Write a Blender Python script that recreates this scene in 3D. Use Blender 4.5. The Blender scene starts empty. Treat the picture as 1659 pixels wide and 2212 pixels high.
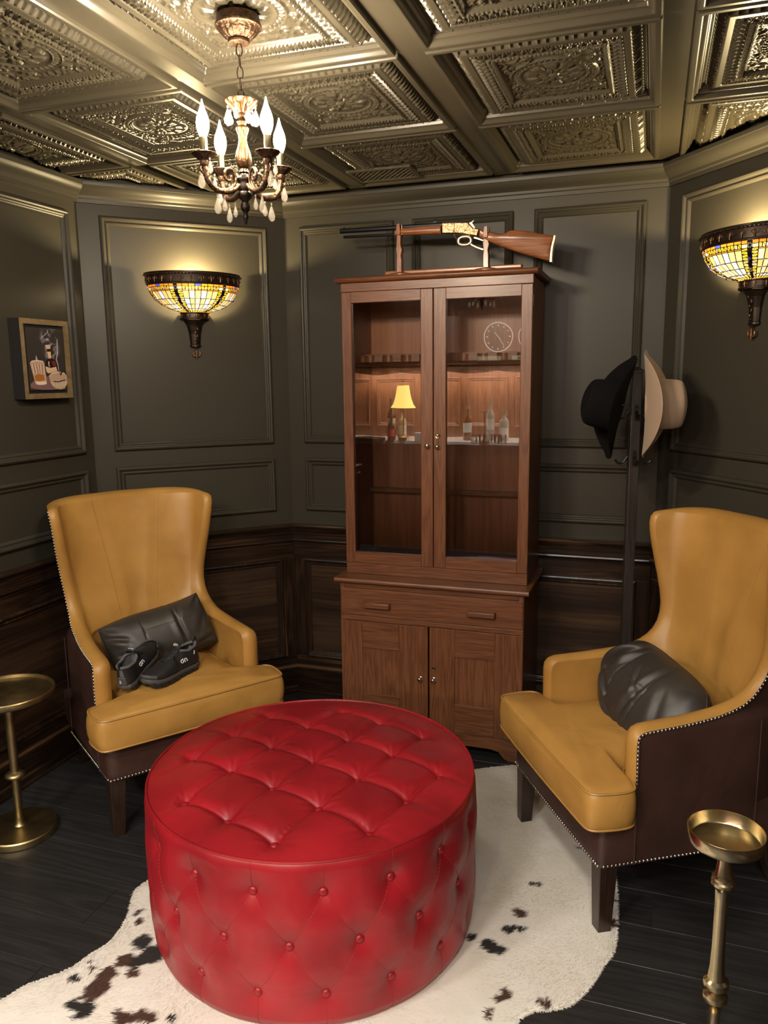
import bpy, bmesh, math, random
import numpy as np
from mathutils import Vector, Matrix

random.seed(7); RNG = np.random.default_rng(7)
PI = math.pi; R_ = math.radians
SC = bpy.context.scene; COL = SC.collection

# ------------------------------------------------------------------ camera
FPX = 1685.6
pitch, yaw, roll = R_(9.8353), R_(-18.9618), R_(-0.67366)
right = Vector((math.cos(yaw), -math.sin(yaw), 0)); fwd0 = Vector((math.sin(yaw), math.cos(yaw), 0)); up0 = Vector((0, 0, 1))
fw = math.cos(pitch)*fwd0 - math.sin(pitch)*up0; up_ = math.cos(pitch)*up0 + math.sin(pitch)*fwd0
rr = math.cos(roll)*right + math.sin(roll)*up_; uu = math.cos(roll)*up_ - math.sin(roll)*right
camd = bpy.data.cameras.new('camera'); cam = bpy.data.objects.new('camera', camd); COL.objects.link(cam)
camd.sensor_fit = 'VERTICAL'; camd.sensor_height = 24.0; camd.lens = 24.0*FPX/2212.0; camd.clip_start = 0.02
m = Matrix.Identity(4)
for i in range(3):
    m[i][0] = rr[i]; m[i][1] = uu[i]; m[i][2] = -fw[i]
m[0][3], m[1][3], m[2][3] = 0, 0, 1.51
cam.matrix_world = m
SC.camera = cam
# ------------------------------------------------------------------ world, exposure, lamp settings and added fills
w = bpy.data.worlds.new('world'); SC.world = w; w.use_nodes = True
w.node_tree.nodes['Background'].inputs[0].default_value = (.9, .95, 1, 1); w.node_tree.nodes['Background'].inputs[1].default_value = 0.02
SC.view_settings.view_transform = 'Standard'; SC.view_settings.look = 'None'; SC.view_settings.gamma = 1; SC.view_settings.use_curve_mapping = False
SC.view_settings.exposure = 0.19
SC.cycles.use_denoising = True; SC.cycles.caustics_reflective = False; SC.cycles.caustics_refractive = False
SC.cycles.sample_clamp_indirect = 4.0; SC.cycles.max_bounces = 8; SC.cycles.transparent_max_bounces = 16; SC.cycles.blur_glossy = 0.5
BULB = 790.0            # radiance of the chandelier bulbs
SCONCE_W = 21.0           # each wall sconce
SHADE_W = 5.5            # table lamp on the bar
def lamp(kind, name, loc, power, color, size=.05, rot=None, sy=None):
    d = bpy.data.lights.new(name, kind); d.energy = power; d.color = color
    if kind == 'POINT': d.shadow_soft_size = size
    if kind == 'AREA':
        d.shape = 'RECTANGLE'; d.size = size; d.size_y = sy or size
    o = bpy.data.objects.new(name, d); COL.objects.link(o); o.location = loc
    if rot: o.rotation_euler = rot
    return o
# added front fill: area lights under the ceiling on the bar side, no fixtures
for i, (x, y) in enumerate([(-1.75, -.15), (-.85, -.1), (.1, -.15)]):
    lamp('AREA', 'bar_side_fill', (x, y, 2.262), 25, (1, .95, .89), .28, (R_(16), 0, 0))

lamp('AREA', 'sign_fill', (-1.5, -.55, 2.26), 5, (1, .88, .70), 1.8, (R_(-12), 0, 0), .08)  # added strip without a fixture, lightens the signs above the bar shelf
# added point fills by the right wall and at the rear, lifting the ceiling
lamp('POINT', 'side_fill', (.45, .15, 1.95), 8, (1, .84, .58), .08); lamp('POINT', 'rear_fill', (-.35, -.85, 2.06), 30, (1, .84, .60), .09)
# ------------------------------------------------------------------ materials
def mat(name, col, rough=.5, metal=0.0, noise=0.0, nscale=6.0, bump=0.0, bscale=60.0, coat=0.0, spec=.5, sheen=0.0, col2=None, stretch=(1, 1, 1), detail=4, aniso=0, coatr=.1, bdist=.002, rnoise=0.0, bump2=0.0, b2scale=9.0):
    M = bpy.data.materials.new(name); M.use_nodes = True; nt = M.node_tree; b = nt.nodes['Principled BSDF']
    b.inputs['Base Color'].default_value = (*col, 1); b.inputs['Roughness'].default_value = rough; b.inputs['Metallic'].default_value = metal
    b.inputs['Coat Weight'].default_value = coat; b.inputs['Coat Roughness'].default_value = coatr
    b.inputs['Specular IOR Level'].default_value = spec; b.inputs['Sheen Weight'].default_value = sheen
    if aniso: b.inputs['Anisotropic'].default_value = aniso
    tc = nt.nodes.new('ShaderNodeTexCoord'); mp = nt.nodes.new('ShaderNodeMapping'); mp.inputs['Scale'].default_value = stretch
    nt.links.new(tc.outputs['Object'], mp.inputs['Vector'])
    if noise or col2:
        n = nt.nodes.new('ShaderNodeTexNoise'); n.inputs['Scale'].default_value = nscale; n.inputs['Detail'].default_value = detail
        nt.links.new(mp.outputs[0], n.inputs['Vector'])
        r = nt.nodes.new('ShaderNodeValToRGB'); c2 = col2 or tuple(c*(1-noise) for c in col)
        r.color_ramp.elements[0].position = .32; r.color_ramp.elements[1].position = .68
        r.color_ramp.elements[0].color = (*c2, 1); r.color_ramp.elements[1].color = (*[min(1, c*(1+noise*.5)) for c in col], 1)
        nt.links.new(n.outputs['Fac'], r.inputs[0]); nt.links.new(r.outputs[0], b.inputs['Base Color'])
        if rnoise:
            mm = nt.nodes.new('ShaderNodeMath'); mm.operation = 'MULTIPLY_ADD'; mm.inputs[1].default_value = -rnoise; mm.inputs[2].default_value = rough + rnoise*.5
            nt.links.new(n.outputs['Fac'], mm.inputs[0]); nt.links.new(mm.outputs[0], b.inputs['Roughness'])
    if bump:
        n2 = nt.nodes.new('ShaderNodeTexNoise'); n2.inputs['Scale'].default_value = bscale; n2.inputs['Detail'].default_value = 3
        nt.links.new(mp.outputs[0], n2.inputs['Vector'])
        bp = nt.nodes.new('ShaderNodeBump'); bp.inputs['Strength'].default_value = bump; bp.inputs['Distance'].default_value = bdist
        nt.links.new(n2.outputs['Fac'], bp.inputs['Height']); nt.links.new(bp.outputs[0], b.inputs['Normal'])
        if bump2:
            n4 = nt.nodes.new('ShaderNodeTexNoise'); n4.inputs['Scale'].default_value = b2scale; n4.inputs['Detail'].default_value = 2; n4.inputs['Distortion'].default_value = .8
            nt.links.new(mp.outputs[0], n4.inputs['Vector']); bp4 = nt.nodes.new('ShaderNodeBump'); bp4.inputs['Strength'].default_value = bump2; bp4.inputs['Distance'].default_value = .012
            nt.links.new(n4.outputs['Fac'], bp4.inputs['Height']); nt.links.new(bp4.outputs[0], bp.inputs['Normal'])
    return M

def wood(name, dark, mid, light, axis='z', scale=1.0, rough=.38, streak=None, bump=.25, coat=.25, ring=1.0, streak_at=(.62, .8)):
    """grain along the given object axis: stretched noise plus cathedral rings from distorted bands"""
    M = bpy.data.materials.new(name); M.use_nodes = True; nt = M.node_tree; b = nt.nodes['Principled BSDF']; L = nt.links
    tc = nt.nodes.new('ShaderNodeTexCoord'); oi = nt.nodes.new('ShaderNodeObjectInfo')
    add = nt.nodes.new('ShaderNodeVectorMath'); add.operation = 'ADD'
    mul = nt.nodes.new('ShaderNodeMath'); mul.operation = 'MULTIPLY'; mul.inputs[1].default_value = 13.0; L.new(oi.outputs['Random'], mul.inputs[0])
    L.new(tc.outputs['Object'], add.inputs[0]); L.new(mul.outputs[0], add.inputs[1])
    s = {'x': (.9, 14, 14), 'y': (14, .9, 14), 'z': (14, 14, .9)}[axis]
    mp = nt.nodes.new('ShaderNodeMapping'); mp.inputs['Scale'].default_value = [v*scale for v in s]; L.new(add.outputs[0], mp.inputs[0])
    n = nt.nodes.new('ShaderNodeTexNoise'); n.inputs['Scale'].default_value = 1.2; n.inputs['Detail'].default_value = 3; n.inputs['Distortion'].default_value = .4; L.new(mp.outputs[0], n.inputs['Vector'])
    # rings
    m1 = nt.nodes.new('ShaderNodeMath'); m1.operation = 'MULTIPLY'; m1.inputs[1].default_value = 14*ring; L.new(n.outputs['Fac'], m1.inputs[0])
    m2 = nt.nodes.new('ShaderNodeMath'); m2.operation = 'PINGPONG'; m2.inputs[1].default_value = 1; L.new(m1.outputs[0], m2.inputs[0])
    s2 = {'x': (6, 160, 160), 'y': (160, 6, 160), 'z': (160, 160, 6)}[axis]
    mp2 = nt.nodes.new('ShaderNodeMapping'); mp2.inputs['Scale'].default_value = [v*scale for v in s2]; L.new(add.outputs[0], mp2.inputs[0])
    n2 = nt.nodes.new('ShaderNodeTexNoise'); n2.inputs['Scale'].default_value = 1.6; n2.inputs['Detail'].default_value = 2; L.new(mp2.outputs[0], n2.inputs['Vector'])
    mx = nt.nodes.new('ShaderNodeMath'); mx.operation = 'MULTIPLY_ADD'; mx.inputs[1].default_value = .35; L.new(m2.outputs[0], mx.inputs[0])
    m3 = nt.nodes.new('ShaderNodeMath'); m3.operation = 'MULTIPLY'; m3.inputs[1].default_value = .75; L.new(n2.outputs['Fac'], m3.inputs[0]); L.new(m3.outputs[0], mx.inputs[2])
    r = nt.nodes.new('ShaderNodeValToRGB'); e = r.color_ramp.elements
    e[0].position = .22; e[0].color = (*dark, 1); e[1].position = .85; e[1].color = (*light, 1)
    k = e.new(.52); k.color = (*mid, 1)
    L.new(mx.outputs[0], r.inputs[0]); out = r.outputs[0]
    if streak:
        s3 = {'x': (1.3, 22, 22), 'y': (22, 1.3, 22), 'z': (22, 22, 1.3)}[axis]
        mp3 = nt.nodes.new('ShaderNodeMapping'); mp3.inputs['Scale'].default_value = s3; L.new(add.outputs[0], mp3.inputs[0])
        n3 = nt.nodes.new('ShaderNodeTexNoise'); n3.inputs['Scale'].default_value = 1.0; n3.inputs['Detail'].default_value = 2.5; n3.inputs['Distortion'].default_value = .8; L.new(mp3.outputs[0], n3.inputs['Vector'])
        r3 = nt.nodes.new('ShaderNodeValToRGB'); r3.color_ramp.elements[0].position = streak_at[0]; r3.color_ramp.elements[1].position = streak_at[1]; L.new(n3.outputs['Fac'], r3.inputs[0])
        mix = nt.nodes.new('ShaderNodeMix'); mix.data_type = 'RGBA'; L.new(r3.outputs[0], mix.inputs[0]); L.new(out, mix.inputs[6]); mix.inputs[7].default_value = (*streak, 1); out = mix.outputs[2]
    L.new(out, b.inputs['Base Color'])
    b.inputs['Roughness'].default_value = rough; b.inputs['Coat Weight'].default_value = coat; b.inputs['Coat Roughness'].default_value = .2
    bp = nt.nodes.new('ShaderNodeBump'); bp.inputs['Strength'].default_value = bump; bp.inputs['Distance'].default_value = .0012; L.new(n2.outputs['Fac'], bp.inputs['Height']); L.new(bp.outputs[0], b.inputs['Normal'])
    return M

def emit(name, col, strength):
    M = bpy.data.materials.new(name); M.use_nodes = True; nt = M.node_tree; nt.nodes.remove(nt.nodes['Principled BSDF'])
    e = nt.nodes.new('ShaderNodeEmission'); e.inputs[0].default_value = (*col, 1); e.inputs[1].default_value = strength
    nt.links.new(e.outputs[0], nt.nodes['Material Output'].inputs[0]); return M

def thin_glass(name, tint=(1, 1, 1), ior=1.5, rough=.0, wav=0.0):
    M = bpy.data.materials.new(name); M.use_nodes = True; nt = M.node_tree; nt.nodes.remove(nt.nodes['Principled BSDF'])
    t = nt.nodes.new('ShaderNodeBsdfTransparent'); t.inputs[0].default_value = (*tint, 1)
    g = nt.nodes.new('ShaderNodeBsdfGlossy'); g.inputs['Roughness'].default_value = rough
    f = nt.nodes.new('ShaderNodeFresnel'); f.inputs[0].default_value = ior
    if wav:
        tc = nt.nodes.new('ShaderNodeTexCoord'); n = nt.nodes.new('ShaderNodeTexNoise'); n.inputs['Scale'].default_value = 5; n.inputs['Detail'].default_value = 1
        nt.links.new(tc.outputs['Object'], n.inputs['Vector'])
        bp = nt.nodes.new('ShaderNodeBump'); bp.inputs['Strength'].default_value = wav; bp.inputs['Distance'].default_value = .01
        nt.links.new(n.outputs['Fac'], bp.inputs['Height']); nt.links.new(bp.outputs[0], g.inputs['Normal'])
    mx = nt.nodes.new('ShaderNodeMixShader'); nt.links.new(f.outputs[0], mx.inputs[0]); nt.links.new(t.outputs[0], mx.inputs[1]); nt.links.new(g.outputs[0], mx.inputs[2])
    nt.links.new(mx.outputs[0], nt.nodes['Material Output'].inputs[0]); return M

def translucent(name, col, trans=.7, rough=.25):
    M = bpy.data.materials.new(name); M.use_nodes = True; nt = M.node_tree; b = nt.nodes['Principled BSDF']
    b.inputs['Base Color'].default_value = (*col, 1); b.inputs['Roughness'].default_value = rough
    t = nt.nodes.new('ShaderNodeBsdfTranslucent'); t.inputs[0].default_value = (*col, 1)
    mx = nt.nodes.new('ShaderNodeMixShader'); mx.inputs[0].default_value = trans
    nt.links.new(b.outputs[0], mx.inputs[1]); nt.links.new(t.outputs[0], mx.inputs[2]); nt.links.new(mx.outputs[0], nt.nodes['Material Output'].inputs[0]); return M

M = {}
M['paint'] = mat('olive_grey_paint', (.047, .042, .031), .40, bump=.10, bscale=260, bdist=.0012, spec=.24)
M['ceil'] = mat('olive_grey_ceiling_paint', (.068, .058, .038), .30, bump=.05, bscale=300, bdist=.001, spec=.5)
M['void'] = mat('dark_void', (.004, .004, .004), .9)
for ax in 'xyz':
    M['wain_'+ax] = wood('ebony_stained_wood_'+ax, (.010, .0055, .0035), (.021, .011, .0065), (.042, .022, .012), ax, .8, .30, streak=(.13, .066, .028), coat=.12, streak_at=(.60, .74))
    M['bead_'+ax] = wood('worn_brown_wood_'+ax, (.03, .014, .007), (.085, .042, .020), (.15, .078, .038), ax, .8, .34, coat=.1)
    M['oak_'+ax] = wood('red_brown_oak_'+ax, (.078, .026, .010), (.142, .051, .0195), (.195, .075, .030), ax, 1.5, .42, coat=.08)
    M['walnut_'+ax] = wood('walnut_'+ax, (.11, .036, .013), (.24, .086, .032), (.34, .13, .05), ax, 1.6, .3, coat=.12)
    M['wainp_'+ax] = wood('stained_plywood_'+ax, (.013, .007, .004), (.030, .016, .009), (.062, .034, .018), ax, .33, .36, streak=(.10, .055, .027), coat=.08, ring=.6, streak_at=(.58, .80))
    M['esp_'+ax] = wood('espresso_wood_'+ax, (.016, .0075, .005), (.024, .012, .0075), (.034, .018, .011), ax, 1.2, .32)
    M['ply_'+ax] = wood('brown_plywood_'+ax, (.17, .055, .021), (.26, .092, .036), (.32, .12, .049), ax, .35, .45, ring=.5, bump=.1)
    M['rack_'+ax] = wood('dark_rack_wood_'+ax, (.02, .014, .012), (.032, .024, .020), (.045, .034, .029), ax, 1.2, .4)
M['plank'] = wood('charcoal_plank', (.0155, .0148, .0148), (.022, .0212, .0212), (.032, .0308, .0305), 'x', .7, .42, bump=.35, coat=.1)
M['gap'] = mat('plank_seam_grey', (.034, .034, .034), .7)
def leather(name, a, b_, rough=.38, sc=7.0, coat=.12, bs=420, bump=.22, b2=.30, b2s=8.0, nz=.12):
    return mat(name, a, rough, col2=b_, noise=nz, nscale=sc, bump=bump, bscale=bs, bdist=.0006, coat=coat, coatr=.25, rnoise=.12, bump2=b2, b2scale=b2s)
M['mustard'] = leather('mustard_leather', (.47, .252, .062), (.40, .205, .046), .44, coat=.06)
M['piping'] = leather('mustard_piping', (.42, .235, .055), (.36, .19, .044), .42)
M['brownl'] = leather('dark_brown_leather', (.062, .030, .023), (.044, .021, .016), .38)
M['greyl'] = leather('charcoal_brown_leather', (.040, .035, .030), (.030, .026, .023), .47, bump=.3, coat=.04)
M['redl'] = leather('red_leather', (.36, .010, .018), (.23, .005, .010), .42, 6.0, coat=.08, bump=.15, b2=.22, b2s=11)
M['stitch'] = mat('stitch_thread', (.36, .045, .035), .6)
M['tanstitch'] = mat('tan_thread', (.62, .33, .10), .6)
M['nail'] = mat('pewter_nail', (.42, .39, .34), .28, 1.0, noise=.3, nscale=90)
M['brass'] = mat('brushed_brass', (.64, .54, .34), .22, 1.0, noise=.12, nscale=25, bump=.06, bscale=160)
M['agedbrass'] = mat('aged_brass', (.40, .31, .16), .38, 1.0, noise=.35, nscale=16, bump=.15, bscale=120)
M['bronze'] = mat('antique_bronze', (.12, .066, .036), .40, .85, noise=.5, nscale=110, col2=(.03, .018, .012), bump=.8, bscale=190, bdist=.003)
M['bronzehi'] = mat('rubbed_bronze', (.24, .125, .065), .42, .9, noise=.5, nscale=90, bump=.5, bscale=200)
M['darkbronze'] = mat('dark_bronze', (.035, .024, .018), .35, .7, noise=.4, nscale=50)
M['goldp'] = mat('plain_brass', (.42, .32, .21), .30, 1.0, noise=.15, nscale=60)
M['nearbronze'] = mat('dark_gilt_bronze', (.055, .030, .015), .45, 1.0, noise=.4, nscale=90, bump=.6, bscale=190)
M['steel'] = mat('blued_steel', (.014, .014, .016), .30, .6)
M['darkmetal'] = mat('dark_metal', (.05, .045, .042), .35, .9)
M['chrome'] = mat('polished_nickel', (.75, .70, .60), .12, 1.0)
M['gold'] = mat('engraved_brass', (.46, .34, .21), .34, 1.0, col2=(.19, .115, .05), noise=.2, nscale=150, detail=1, bump=.7, bscale=180, bdist=.003)
M['black'] = mat('black_matte', (.008, .008, .009), .6)
M['felt_k'] = mat('black_felt', (.0045, .0043, .0046), .9, spec=.15, bump=.2, bscale=500)
M['felt_b'] = mat('tan_felt', (.37, .26, .175), .85, sheen=.2, bump=.2, bscale=500)
M['mesh_k'] = mat('black_knit', (.010, .010, .011), .65, noise=.2, nscale=400, bump=.4, bscale=700, bdist=.0008)
M['rubber_g'] = mat('grey_foam', (.060, .060, .062), .6, bump=.2, bscale=300)
M['rubber_k'] = mat('black_rubber', (.014, .014, .0145), .55)
M['lining'] = mat('grey_lining', (.115, .115, .12), .8, bump=.3, bscale=600)
M['white'] = mat('white_print', (.75, .75, .74), .5)
M['red'] = mat('red_dot', (.55, .02, .03), .5)
M['edgelit'] = emit('edge_lit_acrylic', (1, .95, .85), 1.6)
M['bulb'] = emit('bulb_glow', (1, .84, .62), BULB)
M['crystal'] = None
M['pane'] = thin_glass('cabinet_pane', (.955, .96, .95), 2.5, 0.0, .02)
M['clear'] = thin_glass('clear_glass', (.93, .93, .93), 1.6)
M['fur'] = None

def crystal_mat():
    Mx = bpy.data.materials.new('cut_crystal'); Mx.use_nodes = True; nt = Mx.node_tree; b_ = nt.nodes['Principled BSDF']
    b_.inputs['Base Color'].default_value = (.55, .50, .42, 1); b_.inputs['Roughness'].default_value = .06; b_.inputs['Specular IOR Level'].default_value = 1.0
    t = nt.nodes.new('ShaderNodeBsdfTransparent'); tl_ = nt.nodes.new('ShaderNodeBsdfTranslucent'); tl_.inputs[0].default_value = (.5, .44, .36, 1)
    a = nt.nodes.new('ShaderNodeMixShader'); a.inputs[0].default_value = .35; b2 = nt.nodes.new('ShaderNodeMixShader'); b2.inputs[0].default_value = .66
    nt.links.new(b_.outputs[0], a.inputs[1]); nt.links.new(tl_.outputs[0], a.inputs[2]); nt.links.new(a.outputs[0], b2.inputs[1]); nt.links.new(t.outputs[0], b2.inputs[2]); nt.links.new(b2.outputs[0], nt.nodes['Material Output'].inputs[0]); return Mx
M['crystal'] = crystal_mat()
# ------------------------------------------------------------------ mesh builder
class MB:
    def __init__(s): s.v = []; s.f = []; s.mi = []
    def add(s, vs, fs, mi=0):
        o = len(s.v); s.v.extend([tuple(map(float, p)) for p in vs]); s.f.extend([tuple(i+o for i in f) for f in fs]); s.mi.extend([mi]*len(fs)); return s
    def box(s, x0, x1, y0, y1, z0, z1, mi=0):
        return s.add([(x0,y0,z0),(x1,y0,z0),(x1,y1,z0),(x0,y1,z0),(x0,y0,z1),(x1,y0,z1),(x1,y1,z1),(x0,y1,z1)],
                     [(0,3,2,1),(4,5,6,7),(0,1,5,4),(1,2,6,5),(2,3,7,6),(3,0,4,7)], mi)
    def bbox(s, x0, x1, y0, y1, z0, z1, b=.003, mi=0, dirs='-y'):
        """box whose front (-y) face has a small chamfer all round"""
        v = [(x0,y0+b,z0),(x1,y0+b,z0),(x1,y0+b,z1),(x0,y0+b,z1),(x0+b,y0,z0+b),(x1-b,y0,z0+b),(x1-b,y0,z1-b),(x0+b,y0,z1-b),(x0,y1,z0),(x1,y1,z0),(x1,y1,z1),(x0,y1,z1)]
        f = [(4,5,6,7),(0,1,5,4),(1,2,6,5),(2,3,7,6),(3,0,4,7),(8,9,1,0),(9,10,2,1),(10,11,3,2),(11,8,0,3),(11,10,9,8)]
        return s.add(v, f, mi)
    def lathe(s, prof, n=24, c=(0, 0, 0), a0=0.0, a1=2*PI, sx=1.0, sy=1.0, mi=0, cap=True):
        full = abs(a1-a0-2*PI) < 1e-6; na = n if full else n+1; vs = []; fs = []
        for r, z in prof:
            for k in range(na):
                a = a0+(a1-a0)*k/n; vs.append((c[0]+sx*r*math.cos(a), c[1]+sy*r*math.sin(a), c[2]+z))
        for i in range(len(prof)-1):
            for k in range(n):
                k2 = (k+1) % na; fs.append((i*na+k, i*na+k2, (i+1)*na+k2, (i+1)*na+k))
        if full and cap:
            if prof[0][0] > 1e-5: fs.append(tuple(range(na-1, -1, -1)))
            if prof[-1][0] > 1e-5: fs.append(tuple((len(prof)-1)*na+k for k in range(na)))
        return s.add(vs, fs, mi)
    def tube(s, pts, r, n=8, closed=False, mi=0, flat=1.0, cap=True):
        P = [Vector(p) for p in pts]; m_ = len(P); rs = r if hasattr(r, '__len__') else [r]*m_; vs = []; fs = []
        prev = None
        for i in range(m_):
            a = P[(i-1) % m_] if (closed or i > 0) else P[i]; b = P[(i+1) % m_] if (closed or i < m_-1) else P[i]
            t = (b-a); t = t.normalized() if t.length > 1e-9 else Vector((0, 0, 1))
            if prev is None:
                ref = Vector((0, 0, 1)) if abs(t.z) < .9 else Vector((1, 0, 0)); u = t.cross(ref).normalized()
            else:
                u = prev - t*prev.dot(t); u = u.normalized() if u.length > 1e-6 else t.orthogonal().normalized()
            v = t.cross(u); prev = u
            for k in range(n):
                an = 2*PI*k/n; vs.append(P[i] + u*(math.cos(an)*rs[i]) + v*(math.sin(an)*rs[i]*flat))
        for i in range(m_ if closed else m_-1):
            for k in range(n):
                j = (i+1) % m_; fs.append((i*n+k, i*n+(k+1) % n, j*n+(k+1) % n, j*n+k))
        if not closed and cap:
            fs.append(tuple(range(n-1, -1, -1))); fs.append(tuple((m_-1)*n+k for k in range(n)))
        return s.add(vs, fs, mi)
    def ball(s, c, r, n=10, m_=6, sc=(1, 1, 1), mi=0):
        prof = [(math.sin(PI*i/m_), -math.cos(PI*i/m_)) for i in range(m_+1)]; vs = []; fs = []
        for q, z in prof:
            for k in range(n):
                a = 2*PI*k/n; vs.append((c[0]+r*sc[0]*q*math.cos(a), c[1]+r*sc[1]*q*math.sin(a), c[2]+r*sc[2]*z))
        for i in range(m_):
            for k in range(n): fs.append((i*n+k, i*n+(k+1) % n, (i+1)*n+(k+1) % n, (i+1)*n+k))
        return s.add(vs, fs, mi)
    def prism(s, poly, d0, d1, plane='xz', mi=0):
        """extrude a 2D outline between d0 and d1 along the axis normal to the plane"""
        n = len(poly)
        def P(a, b, d): return {'xz': (a, d, b), 'xy': (a, b, d), 'yz': (d, a, b)}[plane]
        vs = [P(a, b, d0) for a, b in poly]+[P(a, b, d1) for a, b in poly]
        fs = [tuple(range(n)), tuple(range(2*n-1, n-1, -1))]+[(i, i+n, (i+1) % n+n, (i+1) % n) for i in range(n)]
        return s.add(vs, fs, mi)
    def grid(s, pts, nu, nv, cu=False, cv=False, mi=0):
        """pts: nv rows of nu points"""
        fs = []
        for j in range(nv if cv else nv-1):
            for i in range(nu if cu else nu-1):
                i2 = (i+1) % nu; j2 = (j+1) % nv; fs.append((j*nu+i, j*nu+i2, j2*nu+i2, j2*nu+i))
        return s.add(pts, fs, mi)
    def build(s, name, mats, parent=None, smooth=True, ang=38, recalc=True, bevel=0, seg=2):
        me = bpy.data.meshes.new(name); me.from_pydata(s.v, [], s.f)
        for m_ in (mats if isinstance(mats, (list, tuple)) else [mats]): me.materials.append(m_)
        me.polygons.foreach_set('material_index', s.mi)
        if recalc:
            bm = bmesh.new(); bm.from_mesh(me); bmesh.ops.recalc_face_normals(bm, faces=bm.faces); bm.to_mesh(me); bm.free()
        if smooth:
            me.polygons.foreach_set('use_smooth', [True]*len(me.polygons)); me.set_sharp_from_angle(angle=R_(ang))
        me.update()
        o = bpy.data.objects.new(name, me); COL.objects.link(o)
        if parent: o.parent = parent
        if bevel:
            b = o.modifiers.new('bevel', 'BEVEL'); b.width = bevel; b.segments = seg; b.limit_method = 'ANGLE'; b.angle_limit = R_(40); b.harden_normals = False
        return o
def np_mesh(name, V, F, mats, parent=None, smooth=True, ang=None, col=None):
    me = bpy.data.meshes.new(name); F = np.asarray(F, dtype=np.int32); V = np.asarray(V, dtype=np.float32); k = F.shape[1]
    me.vertices.add(len(V)); me.vertices.foreach_set('co', V.ravel())
    me.loops.add(F.size); me.loops.foreach_set('vertex_index', F.ravel())
    me.polygons.add(len(F)); me.polygons.foreach_set('loop_start', np.arange(0, F.size, k, dtype=np.int32)); me.polygons.foreach_set('loop_total', np.full(len(F), k, dtype=np.int32))
    me.polygons.foreach_set('use_smooth', np.full(len(F), smooth))
    if col is not None:
        ca = me.color_attributes.new('tint', 'FLOAT_COLOR', 'POINT'); ca.data.foreach_set('color', np.asarray(col, dtype=np.float32).ravel())
    me.update(calc_edges=True); me.validate()
    if ang and smooth: me.set_sharp_from_angle(angle=R_(ang))
    for m_ in (mats if isinstance(mats, (list, tuple)) else [mats]): me.materials.append(m_)
    o = bpy.data.objects.new(name, me); COL.objects.link(o)
    if parent: o.parent = parent
    return o
def gridF(nu, nv, cu=False):
    i = np.arange(nu if cu else nu-1); j = np.arange(nv-1); I, J = np.meshgrid(i, j); I2 = (I+1) % nu
    return np.stack([J*nu+I, J*nu+I2, (J+1)*nu+I2, (J+1)*nu+I], -1).reshape(-1, 4)
def tag(o, label=None, cat=None, group=None, kind=None):
    if label: o['label'] = label
    if cat: o['category'] = cat
    if group: o['group'] = group
    if kind: o['kind'] = kind
    return o
def thing(name, label, cat, loc=(0, 0, 0), rz=0.0, group=None):
    o = bpy.data.objects.new(name, None); COL.objects.link(o); o.empty_display_size = .05
    o.location = loc; o.rotation_euler = (0, 0, rz); return tag(o, label, cat, group)
def copy_obj(o, parent=None, name=None):
    c = o.copy(); COL.objects.link(c); c.parent = parent
    return c
def copy_tree(o, parent=None):
    c = copy_obj(o, parent)
    for ch in list(o.children): copy_tree(ch, c)
    return c
def smoothstep(a, b, x):
    t = np.clip((x-a)/(b-a), 0, 1); return t*t*(3-2*t)
def catmull(pts, n=8, closed=False):
    P = [np.array(p, float) for p in pts]; out = []; m_ = len(P)
    for i in range(m_ if closed else m_-1):
        p0 = P[(i-1) % m_] if (closed or i > 0) else 2*P[0]-P[1]; p1 = P[i]; p2 = P[(i+1) % m_]
        p3 = P[(i+2) % m_] if (closed or i < m_-2) else 2*P[-1]-P[-2]
        for k in range(n):
            t = k/n; out.append(.5*((2*p1)+(-p0+p2)*t+(2*p0-5*p1+4*p2-p3)*t*t+(-p0+3*p1-3*p2+p3)*t**3))
    if not closed: out.append(P[-1])
    return out
# ================================================================== ROOM SHELL
CZ = 2.2746                                    # underside of the coffered tiles
A_RS = R_(53.26)
P0 = (-2.1867, -1.35); P1 = (-2.1867, 2.673); P2 = (-1.58, 3.28); P3 = (.027, 3.28); P4 = (.595, 2.519); P5 = (.595, -1.35)
CLIP = [P0, P1, P2, P3, P4, P5]
CORN = [(-2.1867, .2), P1, P2, P3, P4, P5, (-3.0, -1.35), (-3.0, .2)]; NC = len(CORN)
CROWN = [(0, 2.200), (.012, 2.200), (.013, 2.213), (.018, 2.217), (.020, 2.226), (.026, 2.231), (.038, 2.236), (.050, 2.246), (.056, 2.258), (.060, 2.259), (.062, 2.268), (.062, 2.272), (0, 2.272)]
CHAIR = [(0, .836), (.034, .836), (.038, .832), (.038, .826), (.033, .820), (.026, .812), (.022, .804), (.020, .796), (.020, .790), (.016, .786), (.016, .770), (.024, .766), (.026, .760), (.020, .754), (.015, .748), (.013, .740), (0, .740)]
BASE = [(0, .150), (.016, .150), (.021, .145), (.024, .136), (.019, .128), (.0185, .118), (.016, .112), (.016, .008), (.0145, 0), (0, 0)]
MOLD = [(0, 0), (0, .010), (.003, .015), (.009, .0185), (.014, .016), (.018, .0095), (.022, .0075), (.026, .0095), (.030, .0075), (.033, .004), (.036, 0)]
WMOLD = [(0, 0), (0, .006), (.003, .010), (.008, .012), (.013, .009), (.017, .003), (.022, .000), (.026, .003), (.030, .001), (.033, -.004)]

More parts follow.
